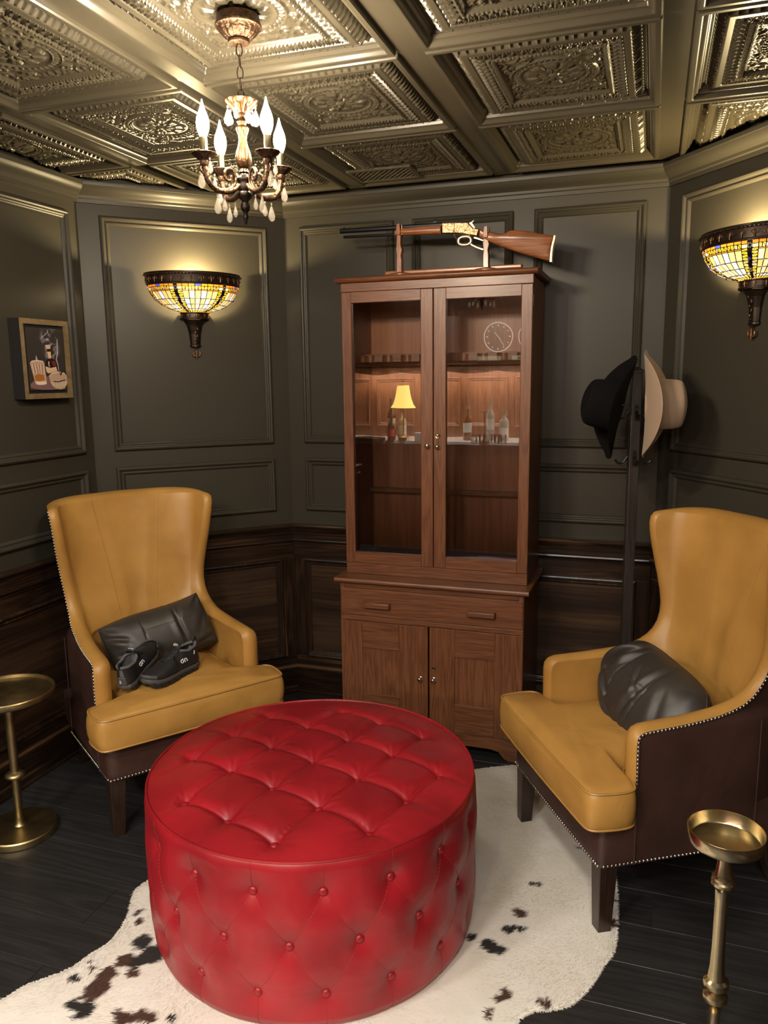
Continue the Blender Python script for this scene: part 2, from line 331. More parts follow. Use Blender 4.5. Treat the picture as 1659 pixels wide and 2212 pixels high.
def sweep(name, prof, x0, x1, ta, tb, mt, parent):
    b = MB(); n = len(prof)
    vs = [(x0+d*ta, -d, z) for d, z in prof]+[(x1-d*tb, -d, z) for d, z in prof]
    fs = [(i, (i+1) % n, (i+1) % n+n, i+n) for i in range(n)]+[tuple(range(n-1, -1, -1)), tuple(range(n, 2*n))]
    return b.add(vs, fs).build(name, mt, parent, ang=25)
def frame_mould(x0, x1, z0, z1, prof, mt, parent, name='panel_moulding', y=0.0):
    b = MB(); vs = []; n = len(prof)
    for (cx, cz, sx, sz) in ((x0, z0, 1, 1), (x1, z0, -1, 1), (x1, z1, -1, -1), (x0, z1, 1, -1)):
        for o, d in prof: vs.append((cx+sx*o, y-d, cz+sz*o))
    fs = [(k*n+i, ((k+1) % 4)*n+i, ((k+1) % 4)*n+i+1, k*n+i+1) for k in range(4) for i in range(n-1)]
    return b.add(vs, fs).build(name, mt, parent, ang=20)

def turn(a, b, c):
    v = (b[0]-a[0], b[1]-a[1]); u = (c[0]-b[0], c[1]-b[1]); return -math.atan2(v[0]*u[1]-v[1]*u[0], v[0]*u[0]+v[1]*u[1])
WALLS = {}
names = ['left', 'back_left', 'back', 'back_right', 'right', 'front', 'far_left', 'alcove']
panels = {
 'left': [(.08, .72), (.80, 1.35), (1.43, 2.412)],
 'back_left': [(.081, .776)], 'back': [(.075, .513), (.594, 1.018), (1.101, 1.526)], 'back_right': [(.085, .866)],
 'right': [(.085, .80), (.90, 1.62)], 'front': [], 'far_left': [], 'alcove': []}
for i, nm in enumerate(names):
    a = CORN[i]; c = CORN[(i+1) % NC]; pa = CORN[(i-1) % NC]; nc = CORN[(i+2) % NC]
    L = math.hypot(c[0]-a[0], c[1]-a[1]); rz = math.atan2(c[1]-a[1], c[0]-a[0])
    ta = math.tan(turn(pa, a, c)/2); tb = math.tan(turn(a, c, nc)/2)
    T = .09
    b = MB(); vs = [(0, 0, 0), (L, 0, 0), (L+T*tb, T, 0), (-T*ta, T, 0), (0, 0, 2.44), (L, 0, 2.44), (L+T*tb, T, 2.44), (-T*ta, T, 2.44)]
    b.add(vs, [(0, 1, 5, 4), (1, 2, 6, 5), (2, 3, 7, 6), (3, 0, 4, 7), (0, 3, 2, 1), (4, 5, 6, 7)])
    wl = b.build('wall_'+nm, M['paint'], None, smooth=False); wl.location = (a[0], a[1], 0); wl.rotation_euler = (0, 0, rz)
    tag(wl, kind='structure'); WALLS[nm] = wl
    # wainscot: backing panel, rails, stiles (each its own board)
    E_ = .010
    lo, hi = E_*ta, L-E_*tb
    MB().box(lo, hi, -.004, .002, 0, .80).build('wainscot_panel', M['wainp_x'], wl, smooth=False)
    MB().bbox(lo, hi, -E_, .001, .672, .745, .0015).build('rail', M['wain_x'], wl, smooth=False)
    MB().bbox(lo, hi, -E_, .001, .105, .190, .0015).build('rail', M['wain_x'], wl, smooth=False)
    pl = panels[nm]; xs = [0.0]
    wp = []
    for (p0, p1) in pl: wp.append((p0-.020, p1+.020))
    edges = [lo]+[v for q in wp for v in q]+[hi]
    for k in range(0, len(edges), 2):
        MB().bbox(edges[k], edges[k+1], -E_, .001, .190, .672, .0015).build('stile', M['wain_z'], wl, smooth=False)
    for q in wp: frame_mould(q[0], q[1], .188, .674, WMOLD, M['wain_z'], wl, 'wainscot_moulding', -E_+.002)
    for (p0, p1) in pl:
        frame_mould(p0, p1, 1.215, 2.157, MOLD, M['paint'], wl)
        frame_mould(p0, p1, .902, 1.147, MOLD, M['paint'], wl)
    for k, (pf, mt, tn) in enumerate(((CROWN, M['paint'], 'trim_%d' % (i+1)), (CHAIR, M['wain_x'], 'trim_%d' % (i+1+NC)), (BASE, M['wain_x'], 'baseboard_'+nm))):
        t_ = sweep(tn, pf, 0, L, ta, tb, mt, None); t_.location = wl.location; t_.rotation_euler = wl.rotation_euler; tag(t_, kind='structure')
    sweep('base_bead', [(.0165, .1475), (.0215, .1455), (.0245, .1365), (.0195, .1285), (.0165, .1285)], 0, L, ta, tb, M['bead_x'], t_)
    sweep('base_bead', [(.0155, .016), (.018, .014), (.018, .002), (.0155, .002)], 0, L, ta, tb, M['wain_x'], t_)

# ---- floor: charcoal planks laid along X
fl = MB().box(-3.1, .75, -1.45, 3.4, -.06, -.0035).build('floor', M['gap'], None, smooth=False); tag(fl, kind='structure')
PW, PLN = .1585, 1.22
row0 = 1.7415
pm = {}
def plank(x0, x1, y0, y1):
    g = .0008; key = (round(x1-x0, 3))
    if key not in pm:
        o = MB(); l, wd = (x1-x0)/2-g, PW/2-g; c_ = .0006
        o.add([(-l, -wd, -.0034), (l, -wd, -.0034), (l, wd, -.0034), (-l, wd, -.0034), (-l, -wd, -c_), (l, -wd, -c_), (l, wd, -c_), (-l, wd, -c_), (-l+c_, -wd+c_, 0), (l-c_, -wd+c_, 0), (l-c_, wd-c_, 0), (-l+c_, wd-c_, 0)],
              [(8, 9, 10, 11), (4, 5, 9, 8), (5, 6, 10, 9), (6, 7, 11, 10), (7, 4, 8, 11), (0, 1, 5, 4), (1, 2, 6, 5), (2, 3, 7, 6), (3, 0, 4, 7)])
        ob = o.build('plank', M['plank'], fl, smooth=False); pm[key] = ob
    else: ob = copy_obj(pm[key], fl)
    ob.location = ((x0+x1)/2, (y0+y1)/2, 0)
offs = {0: -1.969, -1: -1.459}
for r in range(-19, 10):
    y1 = row0+PW*(r+1); y0 = y1-PW
    if y0 < -1.42 or y1 > 3.36: continue
    st = -1.4595 if r == -1 else (-1.969 if r == 1 else -2.25+((r*0.447) % 1.0)*PLN)
    x = st
    while x > -2.26: x -= PLN
    while x < .70:
        a, b2 = max(x, -2.26), min(x+PLN, .70)
        if b2-a > .04: plank(a, b2, y0, y1)
        x += PLN

# ---- ceiling: slab + coffered ornamental tiles
ce = MB().box(-3.1, .75, -1.45, 3.4, 2.44, 2.50).build('ceiling', M['void'], None, smooth=False); tag(ce, kind='structure')
PX = .6096; X0 = -.0173; Y0 = 1.9602; WS = .0687
def tile_height(TX, TY, NX, NY):
    x = np.linspace(-TX/2, TX/2, NX); y = np.linspace(-TY/2, TY/2, NY); X, Y = np.meshgrid(x, y)
    dx = TX/2-np.abs(X); dy = TY/2-np.abs(Y); S = np.minimum(dx, dy); T = np.where(dx < dy, Y, X); Lh = np.where(dx < dy, TY/2, TX/2)
    z = np.interp(S, [0, .003, .017, .0195, .023, .0245, .030, .0315, .037, .0385, .045, .047, .068, .070, .0855, .0875, .1195, .122, .134, .137, .145, .30],
                     [.004, 0, 0, .008, .009, .013, .014, .022, .023, .034, .035, .034, .012, .010, .010, .014, .014, .011, .011, .019, .022, .022])
    # teeth on the outward slope
    per = .0215; ph = np.abs(((T/per) % 1)-.5)*2
    tm = smoothstep(.046, .049, S)*(1-smoothstep(.064, .068, S))
    u = np.clip((S-.047)/.021, 0, 1); wedge = np.clip(1-np.abs(ph)*1.25/(1.02-u*.65), 0, 1)
    z -= tm*wedge*.011*(1-.25*u)
    # leaf border
    per = .0235; p = ((T/per) % 1)-.5; lm = smoothstep(.088, .0905, S)*(1-smoothstep(.117, .1195, S)); v = np.clip((S-.088)/.031, 0, 1)
    leaf = np.exp(-((np.abs(p)-.36*np.sqrt(np.clip(1-v, 0, 1)))/.085)**2)+.8*np.exp(-(p/.09)**2)*(v < .8)
    z -= lm*np.clip(leaf, 0, 1.1)*.0065
    # beads
    per = .0105; p = (T/per) % 1-.5; bd = np.clip(1-((p*per)/.0044)**2-((S-.128)/.0044)**2, 0, 1); z -= np.sqrt(bd)*.0055
    # rosette
    Rr = np.hypot(X, Y); th = np.arctan2(Y, X)
    field = smoothstep(.140, .147, S)
    def ring(r0, w_, h): return h*np.exp(-((Rr-r0)/w_)**2)
    zz = ring(.112, .0035, .006)+ring(.0905, .003, .005)
    nb = 40; pb = ((th/(2*PI)*nb) % 1-.5)*2*PI*.101/nb
    zz += np.sqrt(np.clip(1-(pb/.0058)**2-((Rr-.101)/.0075)**2, 0, 1))*.005
    pet = np.abs(np.cos(5*th)); zz += .0055*smoothstep(.014, .018, Rr)*(1-smoothstep(.036, .046, Rr))*smoothstep(.25, .55, pet)*(.7+.3*pet)
    pet2 = np.abs(np.sin(5*th)); zz += .0060*smoothstep(.040, .046, Rr)*(1-smoothstep(.066, .080, Rr))*smoothstep(.35, .6, pet2)
    zz -= .003*np.exp(-((np.abs(np.cos(5*th))*Rr)/.0035)**2)*smoothstep(.04, .05, Rr)*(1-smoothstep(.07, .085, Rr))
    zz += .010*np.sqrt(np.clip(1-(Rr/.015)**2, 0, 1))
    # scrolls: distance to spiral curves, four-fold + diagonal symmetry
    ax_, ay_ = np.abs(X), np.abs(Y)*(TX/TY); fx = np.maximum(ax_, ay_); fy = np.minimum(ax_, ay_)
    cur = []
    def spiral(cx, cy, r0, r1, a0, turns, n=46, w0=.0032):
        for k in range(n):
            t = k/(n-1); r = r0+(r1-r0)*t; a = a0+turns*2*PI*t; cur.append((cx+r*math.cos(a), cy+r*math.sin(a), w0*(1.15-.5*t), .0062))
    spiral(.150, .040, .024, .004, R_(200), 1.35); spiral(.127, .098, .026, .004, R_(-40), -1.35)
    spiral(.110, .060, .018, .003, R_(120), 1.1); spiral(.158, .088, .014, .003, R_(240), 1.1)
    spiral(.133, .012, .013, .003, R_(90), -1.0)
    for k in range(26):
        t = k/25; cur.append((.118+.045*t, .112*(1-t)+.105*t+.018*math.sin(t*PI), .003, .006))
        cur.append((.160-.03*t+.01*math.sin(6*t), .018+.115*t, .0026, .005))
        cur.append((.122+.012*math.sin(5*t), .012+.06*t, .0026, .005))
    best = np.zeros_like(X)
    for cx, cy, cw, h in cur:
        best = np.maximum(best, h*np.exp(-(((fx-cx)**2+(fy-cy)**2)/(cw*cw*2))))
    for (cx, cy, r) in ((.150, .040, .0045), (.127, .098, .005), (.110, .060, .004), (.158, .088, .0035), (.140, .068, .004), (.150, .115, .004)):
        best = np.maximum(best, .008*np.sqrt(np.clip(1-((fx-cx)**2+(fy-cy)**2)/r**2, 0, 1)))
    zz += best*smoothstep(.114, .120, Rr)
    z -= field*zz
    return X, Y, z
TX, TY = PX-WS, PX-.012
NX, NY = 186, 204
X_, Y_, Z_ = tile_height(TX, TY, NX, NY)
V = np.stack([X_.ravel(), Y_.ravel(), Z_.ravel()], -1); F = gridF(NX, NY)
bi = np.concatenate([np.arange(NX), np.arange(1, NY)*NX+NX-1, (NY-1)*NX+np.arange(NX-2, -1, -1), np.arange(NY-2, 0, -1)*NX]); nb_ = len(bi); base_ = len(V)
V2 = V[bi].copy(); V2[:, 2] = .030; V = np.concatenate([V, V2])
kk = np.arange(nb_); F = np.concatenate([F, np.stack([bi, np.roll(bi, -1), base_+np.roll(kk, -1), base_+kk], -1)])
proto = np_mesh('coffer_tile', V, F[:, ::-1], M['ceil'], ce, ang=50)
def inside(x, y, off):
    for i in range(6):
        a, c = CLIP[i], CLIP[(i+1) % 6]; L = math.hypot(c[0]-a[0], c[1]-a[1]); n = ((c[1]-a[1])/L, -(c[0]-a[0])/L)   # inward
        if (x-a[0])*n[0]+(y-a[1])*n[1] < off: return False
    return True
OFFC = .048
used = False
for kx in range(-3, 2):
    for ky in range(-3, 3):
        cx = X0+PX*kx-TX/2 if True else 0; x0, x1 = X0+PX*kx-TX, X0+PX*kx
        y1 = Y0+PX*ky; y0 = y1-PX; cy = (y0+y1)/2; cx = (x0+x1)/2
        cs = [(x0, y0+.006), (x1, y0+.006), (x0, y1-.006), (x1, y1-.006)]
        ins = [inside(*c, OFFC) for c in cs]
        if not any(ins) and not inside(cx, cy, -.15): continue
        if all(ins):
            o = proto if not used else copy_obj(proto, ce); used = True
            o.location = (cx, cy, CZ)
        else:
            bm = bmesh.new(); bm.from_mesh(proto.data)
            for i in range(6):
                a, c = CLIP[i], CLIP[(i+1) % 6]; L = math.hypot(c[0]-a[0], c[1]-a[1]); n = Vector(((c[1]-a[1])/L, -(c[0]-a[0])/L, 0))
                p = Vector((a[0]-cx, a[1]-cy, 0))+n*OFFC
                bmesh.ops.bisect_plane(bm, geom=bm.verts[:]+bm.edges[:]+bm.faces[:], plane_co=p, plane_no=-n, clear_outer=True)
            if len(bm.faces) < 20: bm.free(); continue
            me = bpy.data.meshes.new('coffer_tile'); bm.to_mesh(me); bm.free(); me.materials.clear(); me.materials.append(M['ceil'])
            o = bpy.data.objects.new('coffer_tile', me); COL.objects.link(o); o.parent = ce; o.location = (cx, cy, CZ)
for kx in range(-4, 2):
    xa = X0+PX*kx; ya0, ya1 = -1.3, 3.225
    x1_ = xa+WS
    if xa < -2.14 or x1_ > .56: continue
    if kx == -3: ya1 = 2.60
    if kx == -4: continue
    b = MB(); b.add([(xa-.003, ya0, CZ+.012), (x1_+.003, ya0, CZ+.012), (x1_+.003, ya1, CZ+.012), (xa-.003, ya1, CZ+.012), (xa-.003, ya0, CZ+.026), (x1_+.003, ya0, CZ+.026), (x1_+.003, ya1, CZ+.026), (xa-.003, ya1, CZ+.026)],
        [(0, 1, 2, 3), (7, 6, 5, 4), (0, 4, 5, 1), (1, 5, 6, 2), (2, 6, 7, 3), (3, 7, 4, 0)])
    b.build('grid_beam', M['ceil'], ce, smooth=False)
for ky in range(-4, 2):
    MB().box(-2.12, .53, Y0+PX*ky-.012, Y0+PX*ky+.012, CZ+.014, CZ+.024).build('grid_bar', M['ceil'], ce, smooth=False)
# vent grille set in one tile
vn = thing('air_vent', 'ceiling air vent with diamond lattice, set in a coffered tile above the cabinet', 'vent', (-1.022, 3.03, CZ+.0085))
b = MB(); W2, H2 = .128, .088
for (x0, x1, y0, y1) in ((-W2, W2, -H2, -H2+.016), (-W2, W2, H2-.016, H2), (-W2, -W2+.016, -H2+.016, H2-.016), (W2-.016, W2, -H2+.016, H2-.016)): b.box(x0, x1, y0, y1, -.006, .004)
b.build('frame', M['ceil'], vn, bevel=.0015)
b = MB()
for s_ in (1, -1):
    for k in range(-12, 13):
        c0 = k*.022; pts = []
        for t in np.linspace(-.25, .25, 101):
            px, py = c0+t*.8, s_*t
            if abs(px) < W2-.014 and abs(py) < H2-.014: pts.append((px, py, -.001+s_*.0008))
        if len(pts) > 3: b.tube([pts[0], pts[-1]], .0022, 5)
b.build('lattice', M['ceil'], vn)
MB().box(-W2+.01, W2-.01, -H2+.01, H2-.01, .003, .005).build('backing', M['void'], vn, smooth=False)
# ================================================================== CABINET
cab = thing('display_cabinet', 'tall reddish-brown oak display cabinet with two glass doors over a drawer and cupboard', 'cabinet', (-.805, 2.872, 0))
# local: x -.375..375 , y 0 (front) .. .385 (back)
OX, OZ, OY = M['oak_x'], M['oak_z'], M['oak_y']
HW = .3755
def rect_hollow(b, x0, x1, z0, z1, ix0, ix1, iz0, iz1, y0, y1): pass
# --- base
MB().box(-HW, -HW+.02, .0, .385, .10, .690).build('side_panel', OZ, cab, bevel=.0015)
MB().box(HW-.02, HW, .0, .385, .10, .690).build('side_panel', OZ, cab, bevel=.0015)
MB().box(-HW+.02, HW-.02, .372, .385, .09, .690).build('back_panel', M['ply_z'], cab)
MB().box(-HW+.02, HW-.02, .012, .372, .085, .105).build('bottom_panel', OX, cab)
b = MB(); arch = [(-HW, 0), (-.325, 0), (-.305, .010), (-.285, .034), (-.255, .042), (.255, .042), (.285, .034), (.305, .010), (.325, 0), (HW, 0), (HW, .094), (-HW, .094)]
b.prism(arch, .004, .024).build('plinth', OX, cab, bevel=.002)
for s in (-1, 1):
    MB().prism([(0.024, 0), (.075, 0), (.095, .012), (.115, .036), (.145, .042), (.25, .042), (.28, .036), (.30, .012), (.32, 0), (.385, 0), (.385, .1), (.024, .1)], s*HW-.010-.010*s, s*HW+.010-.010*s, 'yz').build('side_foot', OY, cab, bevel=.0015)
MB().bbox(-HW+.0205, HW-.0205, .002, .02, .664, .688, .001).build('top_rail', OX, cab)
MB().bbox(-HW+.0005, HW-.0005, -.0025, .02, .527, .549, .003).build('middle_rail', OX, cab)
b = MB(); nose = [(-.016, .688), (-.019, .692), (-.019, .700), (-.015, .706), (.385, .706), (.385, .688)]
b.add([(x, y, z) for x in (-.396, .396) for y, z in nose], [(i, (i+1) % 6, (i+1) % 6+6, i+6) for i in range(6)]+[tuple(range(5, -1, -1)), tuple(range(6, 12))]).build('top_slab', OX, cab, bevel=.002)
dr = MB().bbox(-.374, .374, -.004, .016, .549, .663, .004).build('drawer', OX, cab)
for hx in (-.213, .213):
    b = MB(); hw_, hh = .057, .0145; zc = .602
    b.add([(hx-hw_, -.004, zc-hh), (hx+hw_, -.004, zc-hh), (hx+hw_, -.004, zc+hh), (hx-hw_, -.004, zc+hh), (hx-hw_+.004, -.024, zc-hh+.002), (hx+hw_-.004, -.024, zc-hh+.002), (hx+hw_-.004, -.024, zc+hh-.006), (hx-hw_+.004, -.024, zc+hh-.006)],
          [(0, 1, 5, 4), (1, 2, 6, 5), (2, 3, 7, 6), (3, 0, 4, 7), (4, 5, 6, 7), (3, 2, 1, 0)]).build('handle', OX, dr, bevel=.003)
def knob(parent, x, y, z, r=.0085, m_='chrome', name='knob'):
    b = MB(); prof = [(0.0001, -.020), (r*.55, -.0195), (r*.95, -.016), (r, -.012), (r*.8, -.008), (r*.45, -.005), (r*.5, -.002), (r*.95, 0)]
    vs = []; n = 14
    for q, d in prof:
        for k in range(n): a = 2*PI*k/n; vs.append((x+q*math.cos(a), y+d, z+q*math.sin(a)))
    b.grid(vs, n, len(prof), cu=True); return b.build(name, M[m_], parent, ang=60)
def lock(parent, x, y, z, r=.0085):
    b = MB(); n = 16; vs = []
    for q, d in ((r, 0), (r, -.003), (r*.85, -.0045), (r*.6, -.004), (r*.55, -.0025), (.0001, -.0025)):
        for k in range(n): a = 2*PI*k/n; vs.append((x+q*math.cos(a), y+d, z+q*math.sin(a)))
    return b.grid(vs, n, 6, cu=True).build('lock', M['brass'], parent, ang=50)
# lower doors
for (x0, x1, hx, lock_) in ((-.3745, -.0035, -.034, False), (.0035, .3745, .021, True)):
    z0, z1 = .096, .526
    pin0, pin1 = (x0+.094, x1-.121) if x0 < 0 else (x0+.104, x1-.108)
    d = MB().bbox(x0, pin0, -.003, .018, z0, z1, .002).build('door', OZ, cab)
    MB().bbox(pin1, x1, -.003, .018, z0, z1, .002).build('stile', OZ, d)
    MB().bbox(pin0, pin1, -.003, .018, .415, z1, .001).build('rail', OX, d)
    MB().bbox(pin0, pin1, -.003, .018, z0, .216, .001).build('rail', OX, d)
    MB().box(pin0-.004, pin1+.004, .003, .012, .212, .419).build('panel', OZ, d, smooth=False)
    knob(d, hx, -.003, .309 if not lock_ else .311, .0095, 'chrome')
    if lock_: lock(d, hx, -.003, .358)
# --- hutch: local front at y=.075
HY = .075; HB = .378; HX = .3745
MB().box(-HX, -HX+.018, HY+.02, HB, .706, 1.868).build('side_panel', OZ, cab, bevel=.0015)
MB().box(HX-.018, HX, HY+.02, HB, .706, 1.868).build('side_panel', OZ, cab, bevel=.0015)
MB().box(-HX+.018, HX-.018, HB-.012, HB, .706, 1.868).build('back_panel', M['ply_z'], cab)
MB().box(-HX+.018, HX-.018, HY+.02, HB-.012, .735, .757).build('shelf', OX, cab)
MB().box(-HX+.018, HX-.018, HB-.055, HB-.012, 1.012, 1.030).build('shelf', OX, cab, bevel=.002)
MB().box(-HX+.018, HX-.018, HY+.02, HB-.012, 1.85, 1.868).build('shelf', OX, cab)
MB().bbox(-HX, HX, HY-.001, HY+.02, .706, .752, .002).build('bottom_rail', OX, cab)
MB().bbox(-HX-.002, HX+.002, HY-.002, HY+.02, 1.838, 1.872, .002).build('top_rail', OX, cab)
cr = [(-.014, 1.872), (-.022, 1.878), (-.024, 1.884), (-.020, 1.890), (-.006, 1.893), (HB-HY+.012, 1.893), (HB-HY+.012, 1.872)]
b = MB(); n = len(cr)
b.add([(sx*(HX+.020), HY+y, z) for sx in (-1, 1) for y, z in cr], [(i, (i+1) % n, (i+1) % n+n, i+n) for i in range(n)]+[tuple(range(n-1, -1, -1)), tuple(range(n, 2*n))]).build('cornice', OX, cab, bevel=.0025)
# rail with notches across the upper third of the cabinet
b = MB(); poly = [(-HX+.018, 1.60), (-HX+.018, 1.645), (HX-.018, 1.645), (HX-.018, 1.60)]
y0, y1 = .24, .262; xs0 = -HX+.018; prof = []
nn = 9; pitchn = (2*HX-.036)/nn
front = [(xs0, .230)]
for k in range(nn):
    xc = xs0+pitchn*(k+.5)
    front.append((xc-.024, .230))
    for t in np.linspace(0, PI, 9): front.append((xc-.022*math.cos(t), .230+.026*math.sin(t)))
    front.append((xc+.024, .230))
front += [(HX-.018, .230), (HX-.018, .285), (xs0, .285)]
b.prism(front, 1.570, 1.598, 'xy').build('notched_rail', OX, cab)
MB().box(-HX+.018, HX-.018, .285, HB-.012, 1.564, 1.604).build('rail_backing', OX, cab)
for (x0, x1, kx) in ((-HX, -.0015, -.022), (.0015, HX, .018)):
    z0, z1 = .753, 1.837; w_ = .041; wi = .049
    ol, orr = (w_, wi) if x0 < 0 else (wi, w_)
    d = MB().bbox(x0, x0+ol, HY-.003, HY+.019, z0, z1, .002).build('glass_door', OZ, cab)
    MB().bbox(x1-orr, x1, HY-.003, HY+.019, z0, z1, .002).build('stile', OZ, d)
    MB().bbox(x0+ol, x1-orr, HY-.003, HY+.019, 1.796, z1, .001).build('rail', OX, d)
    MB().bbox(x0+ol, x1-orr, HY-.003, HY+.019, z0, .798, .001).build('rail', OX, d)
    MB().add([(x0+ol, HY+.008, .798), (x1-orr, HY+.008, .798), (x1-orr, HY+.008, 1.796), (x0+ol, HY+.008, 1.796)], [(0, 1, 2, 3)]).build('glass_pane', M['pane'], d, smooth=False, recalc=False)
    knob(d, kx, HY-.003, 1.243 if kx < 0 else 1.240, .0095, 'chrome')
    if kx > 0:
        lock(d, kx, HY-.003, 1.281, .0105)
        b = MB(); b.tube([(kx+.0005*i, HY-.012-.002*math.sin(i), 1.279-.004*i) for i in range(9)], .0014, 5)
        b.ball((kx, HY-.012, 1.283), .0055, 8, 5, (1, .3, 1)); b.build('key', M['chrome'], d)
for z in (.80, 1.78): MB().box(HX-.002, HX+.003, HY+.012, HY+.024, z-.022, z+.022).build('hinge', M['darkmetal'], cab, bevel=.0008)
MB().box(HW-.002, HW+.003, .012, .022, .45-.02, .45+.02).build('hinge', M['darkmetal'], cab, bevel=.0008)

# ================================================================== RIFLE STAND + RIFLE on top of the cabinet
RY = 3.01
st = thing('rifle_stand', 'reddish wooden two-post stand holding the rifle on top of the cabinet', 'stand', (-.785, RY, 1.893))
MB().bbox(-.24, .30, .012, .040, .010, .026, .003).build('cross_bar', M['walnut_x'], st, bevel=.002)
for px, ph in ((-.171, .160), (.169, .128)):
    b = MB(); b.lathe([(.0, 0), (.046, 0), (.049, .003), (.049, .008), (.042, .012), (.028, .015), (.0, .015)], 28, (px, 0, 0), sy=.8)
    b.build('foot', M['walnut_x'], st, ang=50)
    prof = [(0, .015), (.012, .015), (.012, .055), (.010, .075), (.014, .098), (.008, .118), (.011, ph-.004), (.013, ph+.030), (.009, ph+.030)]
    poly = [(px-.0105, .015), (px+.0105, .015), (px+.0105, .062), (px+.0075, .078), (px+.0125, .100), (px+.0065, .118), (px+.008, ph+.012), (px-.008, ph+.012), (px-.010, .120), (px-.012, .100), (px-.0085, .078), (px-.0105, .062)]
    MB().prism(poly, -.014, .014).build('post', M['walnut_z'], st, bevel=.002)
    for y in (-.022, .022):
        MB().prism([(px-.009, ph-.002), (px+.009, ph-.002), (px+.007, ph+.034), (px-.005, ph+.034)], y-.005, y+.005).build('prong', M['walnut_z'], st, bevel=.0015)
    MB().box(px-.008, px+.008, -.026, .026, ph-.006, ph+.006).build('yoke', M['walnut_z'], st, bevel=.001)

rf = thing('rifle', 'lever-action rifle with engraved brass receiver and walnut stock, lying on the wooden stand', 'rifle', (0, RY, 0))
def slab(name, poly, th, m_, parent, round_=.45, n=5):
    """outline in xz with rounded cross-section: stacked shrunken outlines"""
    P = np.array(poly); c = P.mean(0); b = MB(); vs = []; N = len(P)
    nxt = np.roll(P, -1, 0)-np.roll(P, 1, 0); nrm = np.stack([nxt[:, 1], -nxt[:, 0]], -1); nrm /= np.linalg.norm(nrm, axis=1)[:, None]
    area = .5*np.sum(P[:, 0]*np.roll(P[:, 1], -1)-np.roll(P[:, 0], -1)*P[:, 1]); nrm *= 1 if area > 0 else -1
    rows = []
    for k in range(2*n+1):
        t = -1+k/n; ins = th*round_*(1-math.sqrt(max(0, 1-abs(t)**2.6))); Q = P-nrm*ins
        for x, z in Q: vs.append((x, t*th, z))
    b.grid(vs, N, 2*n+1, cu=True); fs = [tuple(range(N-1, -1, -1)), tuple(2*n*N+i for i in range(N))]
    b.f += fs; b.mi += [0, 0]
    return b.build(name, m_, parent, ang=40)
stock = [(-.642, 2.048), (-.621, 2.0405), (-.589, 2.032), (-.563, 2.0255), (-.545, 2.028), (-.5296, 2.036), (-.510, 2.0368), (-.46, 2.028), (-.41, 2.0165), (-.3645, 2.006), (-.368, 1.990), (-.3735, 1.970), (-.3765, 1.943), (-.3767, 1.916), (-.42, 1.9305), (-.4947, 1.955), (-.545, 1.975), (-.5836, 1.991), (-.61, 2.003), (-.6446, 2.020)]
slab('stock', stock, .019, M['walnut_x'], rf)
slab('butt_plate', [(-.3655, 2.0075), (-.361, 2.0065), (-.3655, 1.985), (-.370, 1.965), (-.373, 1.940), (-.3735, 1.914), (-.377, 1.914), (-.377, 1.943), (-.374, 1.968), (-.3685, 1.990)], .0185, M['goldp'], rf, .3)
recv = [(-.7847, 2.080), (-.733, 2.079), (-.685, 2.0755), (-.676, 2.066), (-.666, 2.055), (-.6395, 2.047), (-.6500, 2.0235), (-.6765, 2.027), (-.700, 2.0335), (-.733, 2.038), (-.7847, 2.0412)]
slab('receiver', recv, .0155, M['gold'], rf, .25)
MB().box(-.7365, -.7345, -.0162, -.015, 2.040, 2.078).build('side_plate_seam', M['darkbronze'], rf)
MB().ball((-.7395, -.0155, 2.0465), .0028, 8, 5, (1, .4, 1)).build('screw', M['darkbronze'], rf)
slab('receiver_band', [(-.648, 2.050), (-.6385, 2.0475), (-.6485, 2.0225), (-.657, 2.025)], .0175, M['gold'], rf, .3)
slab('forearm', [(-.975, 2.0685), (-.943, 2.0725), (-.87, 2.0735), (-.7874, 2.0730), (-.7874, 2.0403), (-.87, 2.0435), (-.975, 2.0472)], .0175, M['walnut_x'], rf, .6)
b = MB(); n = 8; vs = []
for x, z, r in ((-1.2035, 2.0795, .0088), (-1.2025, 2.0795, .0095), (-.7847, 2.0745, .0095)):
    for k in range(n): a = 2*PI*(k+.5)/n; vs.append((x, r*math.cos(a), z+r*math.sin(a)))
b.grid(vs, n, 3, cu=True); b.f.append(tuple(range(n))); b.mi.append(0); b.build('barrel', M['steel'], rf, ang=20)
b = MB().tube([(-1.191, 0, 2.0565), (-1.189, 0, 2.0565), (-.975, 0, 2.052)], [.0035, .0055, .0055], 12); b.build('magazine_tube', M['steel'], rf)
MB().box(-.9470, -.9410, -.0145, .0145, 2.046, 2.086).build('barrel_band', M['goldp'], rf, bevel=.002)
b = MB().prism([(-1.192, 2.0885), (-1.180, 2.0885), (-1.184, 2.0945), (-1.189, 2.0945)], -.0015, .0015); b.build('front_sight', M['steel'], rf)
b = MB().prism([(-.880, 2.0825), (-.808, 2.0825), (-.808, 2.0905), (-.818, 2.0905), (-.828, 2.0845), (-.880, 2.0835)], -.004, .004); b.ball((-.8125, 0, 2.0945), .0042, 10, 6); b.build('rear_sight', M['steel'], rf)
slab('hammer', [(-.684, 2.074), (-.672, 2.078), (-.6655, 2.0835), (-.6630, 2.0815), (-.670, 2.0725), (-.658, 2.056), (-.668, 2.052)], .0045, M['goldp'], rf, .2)
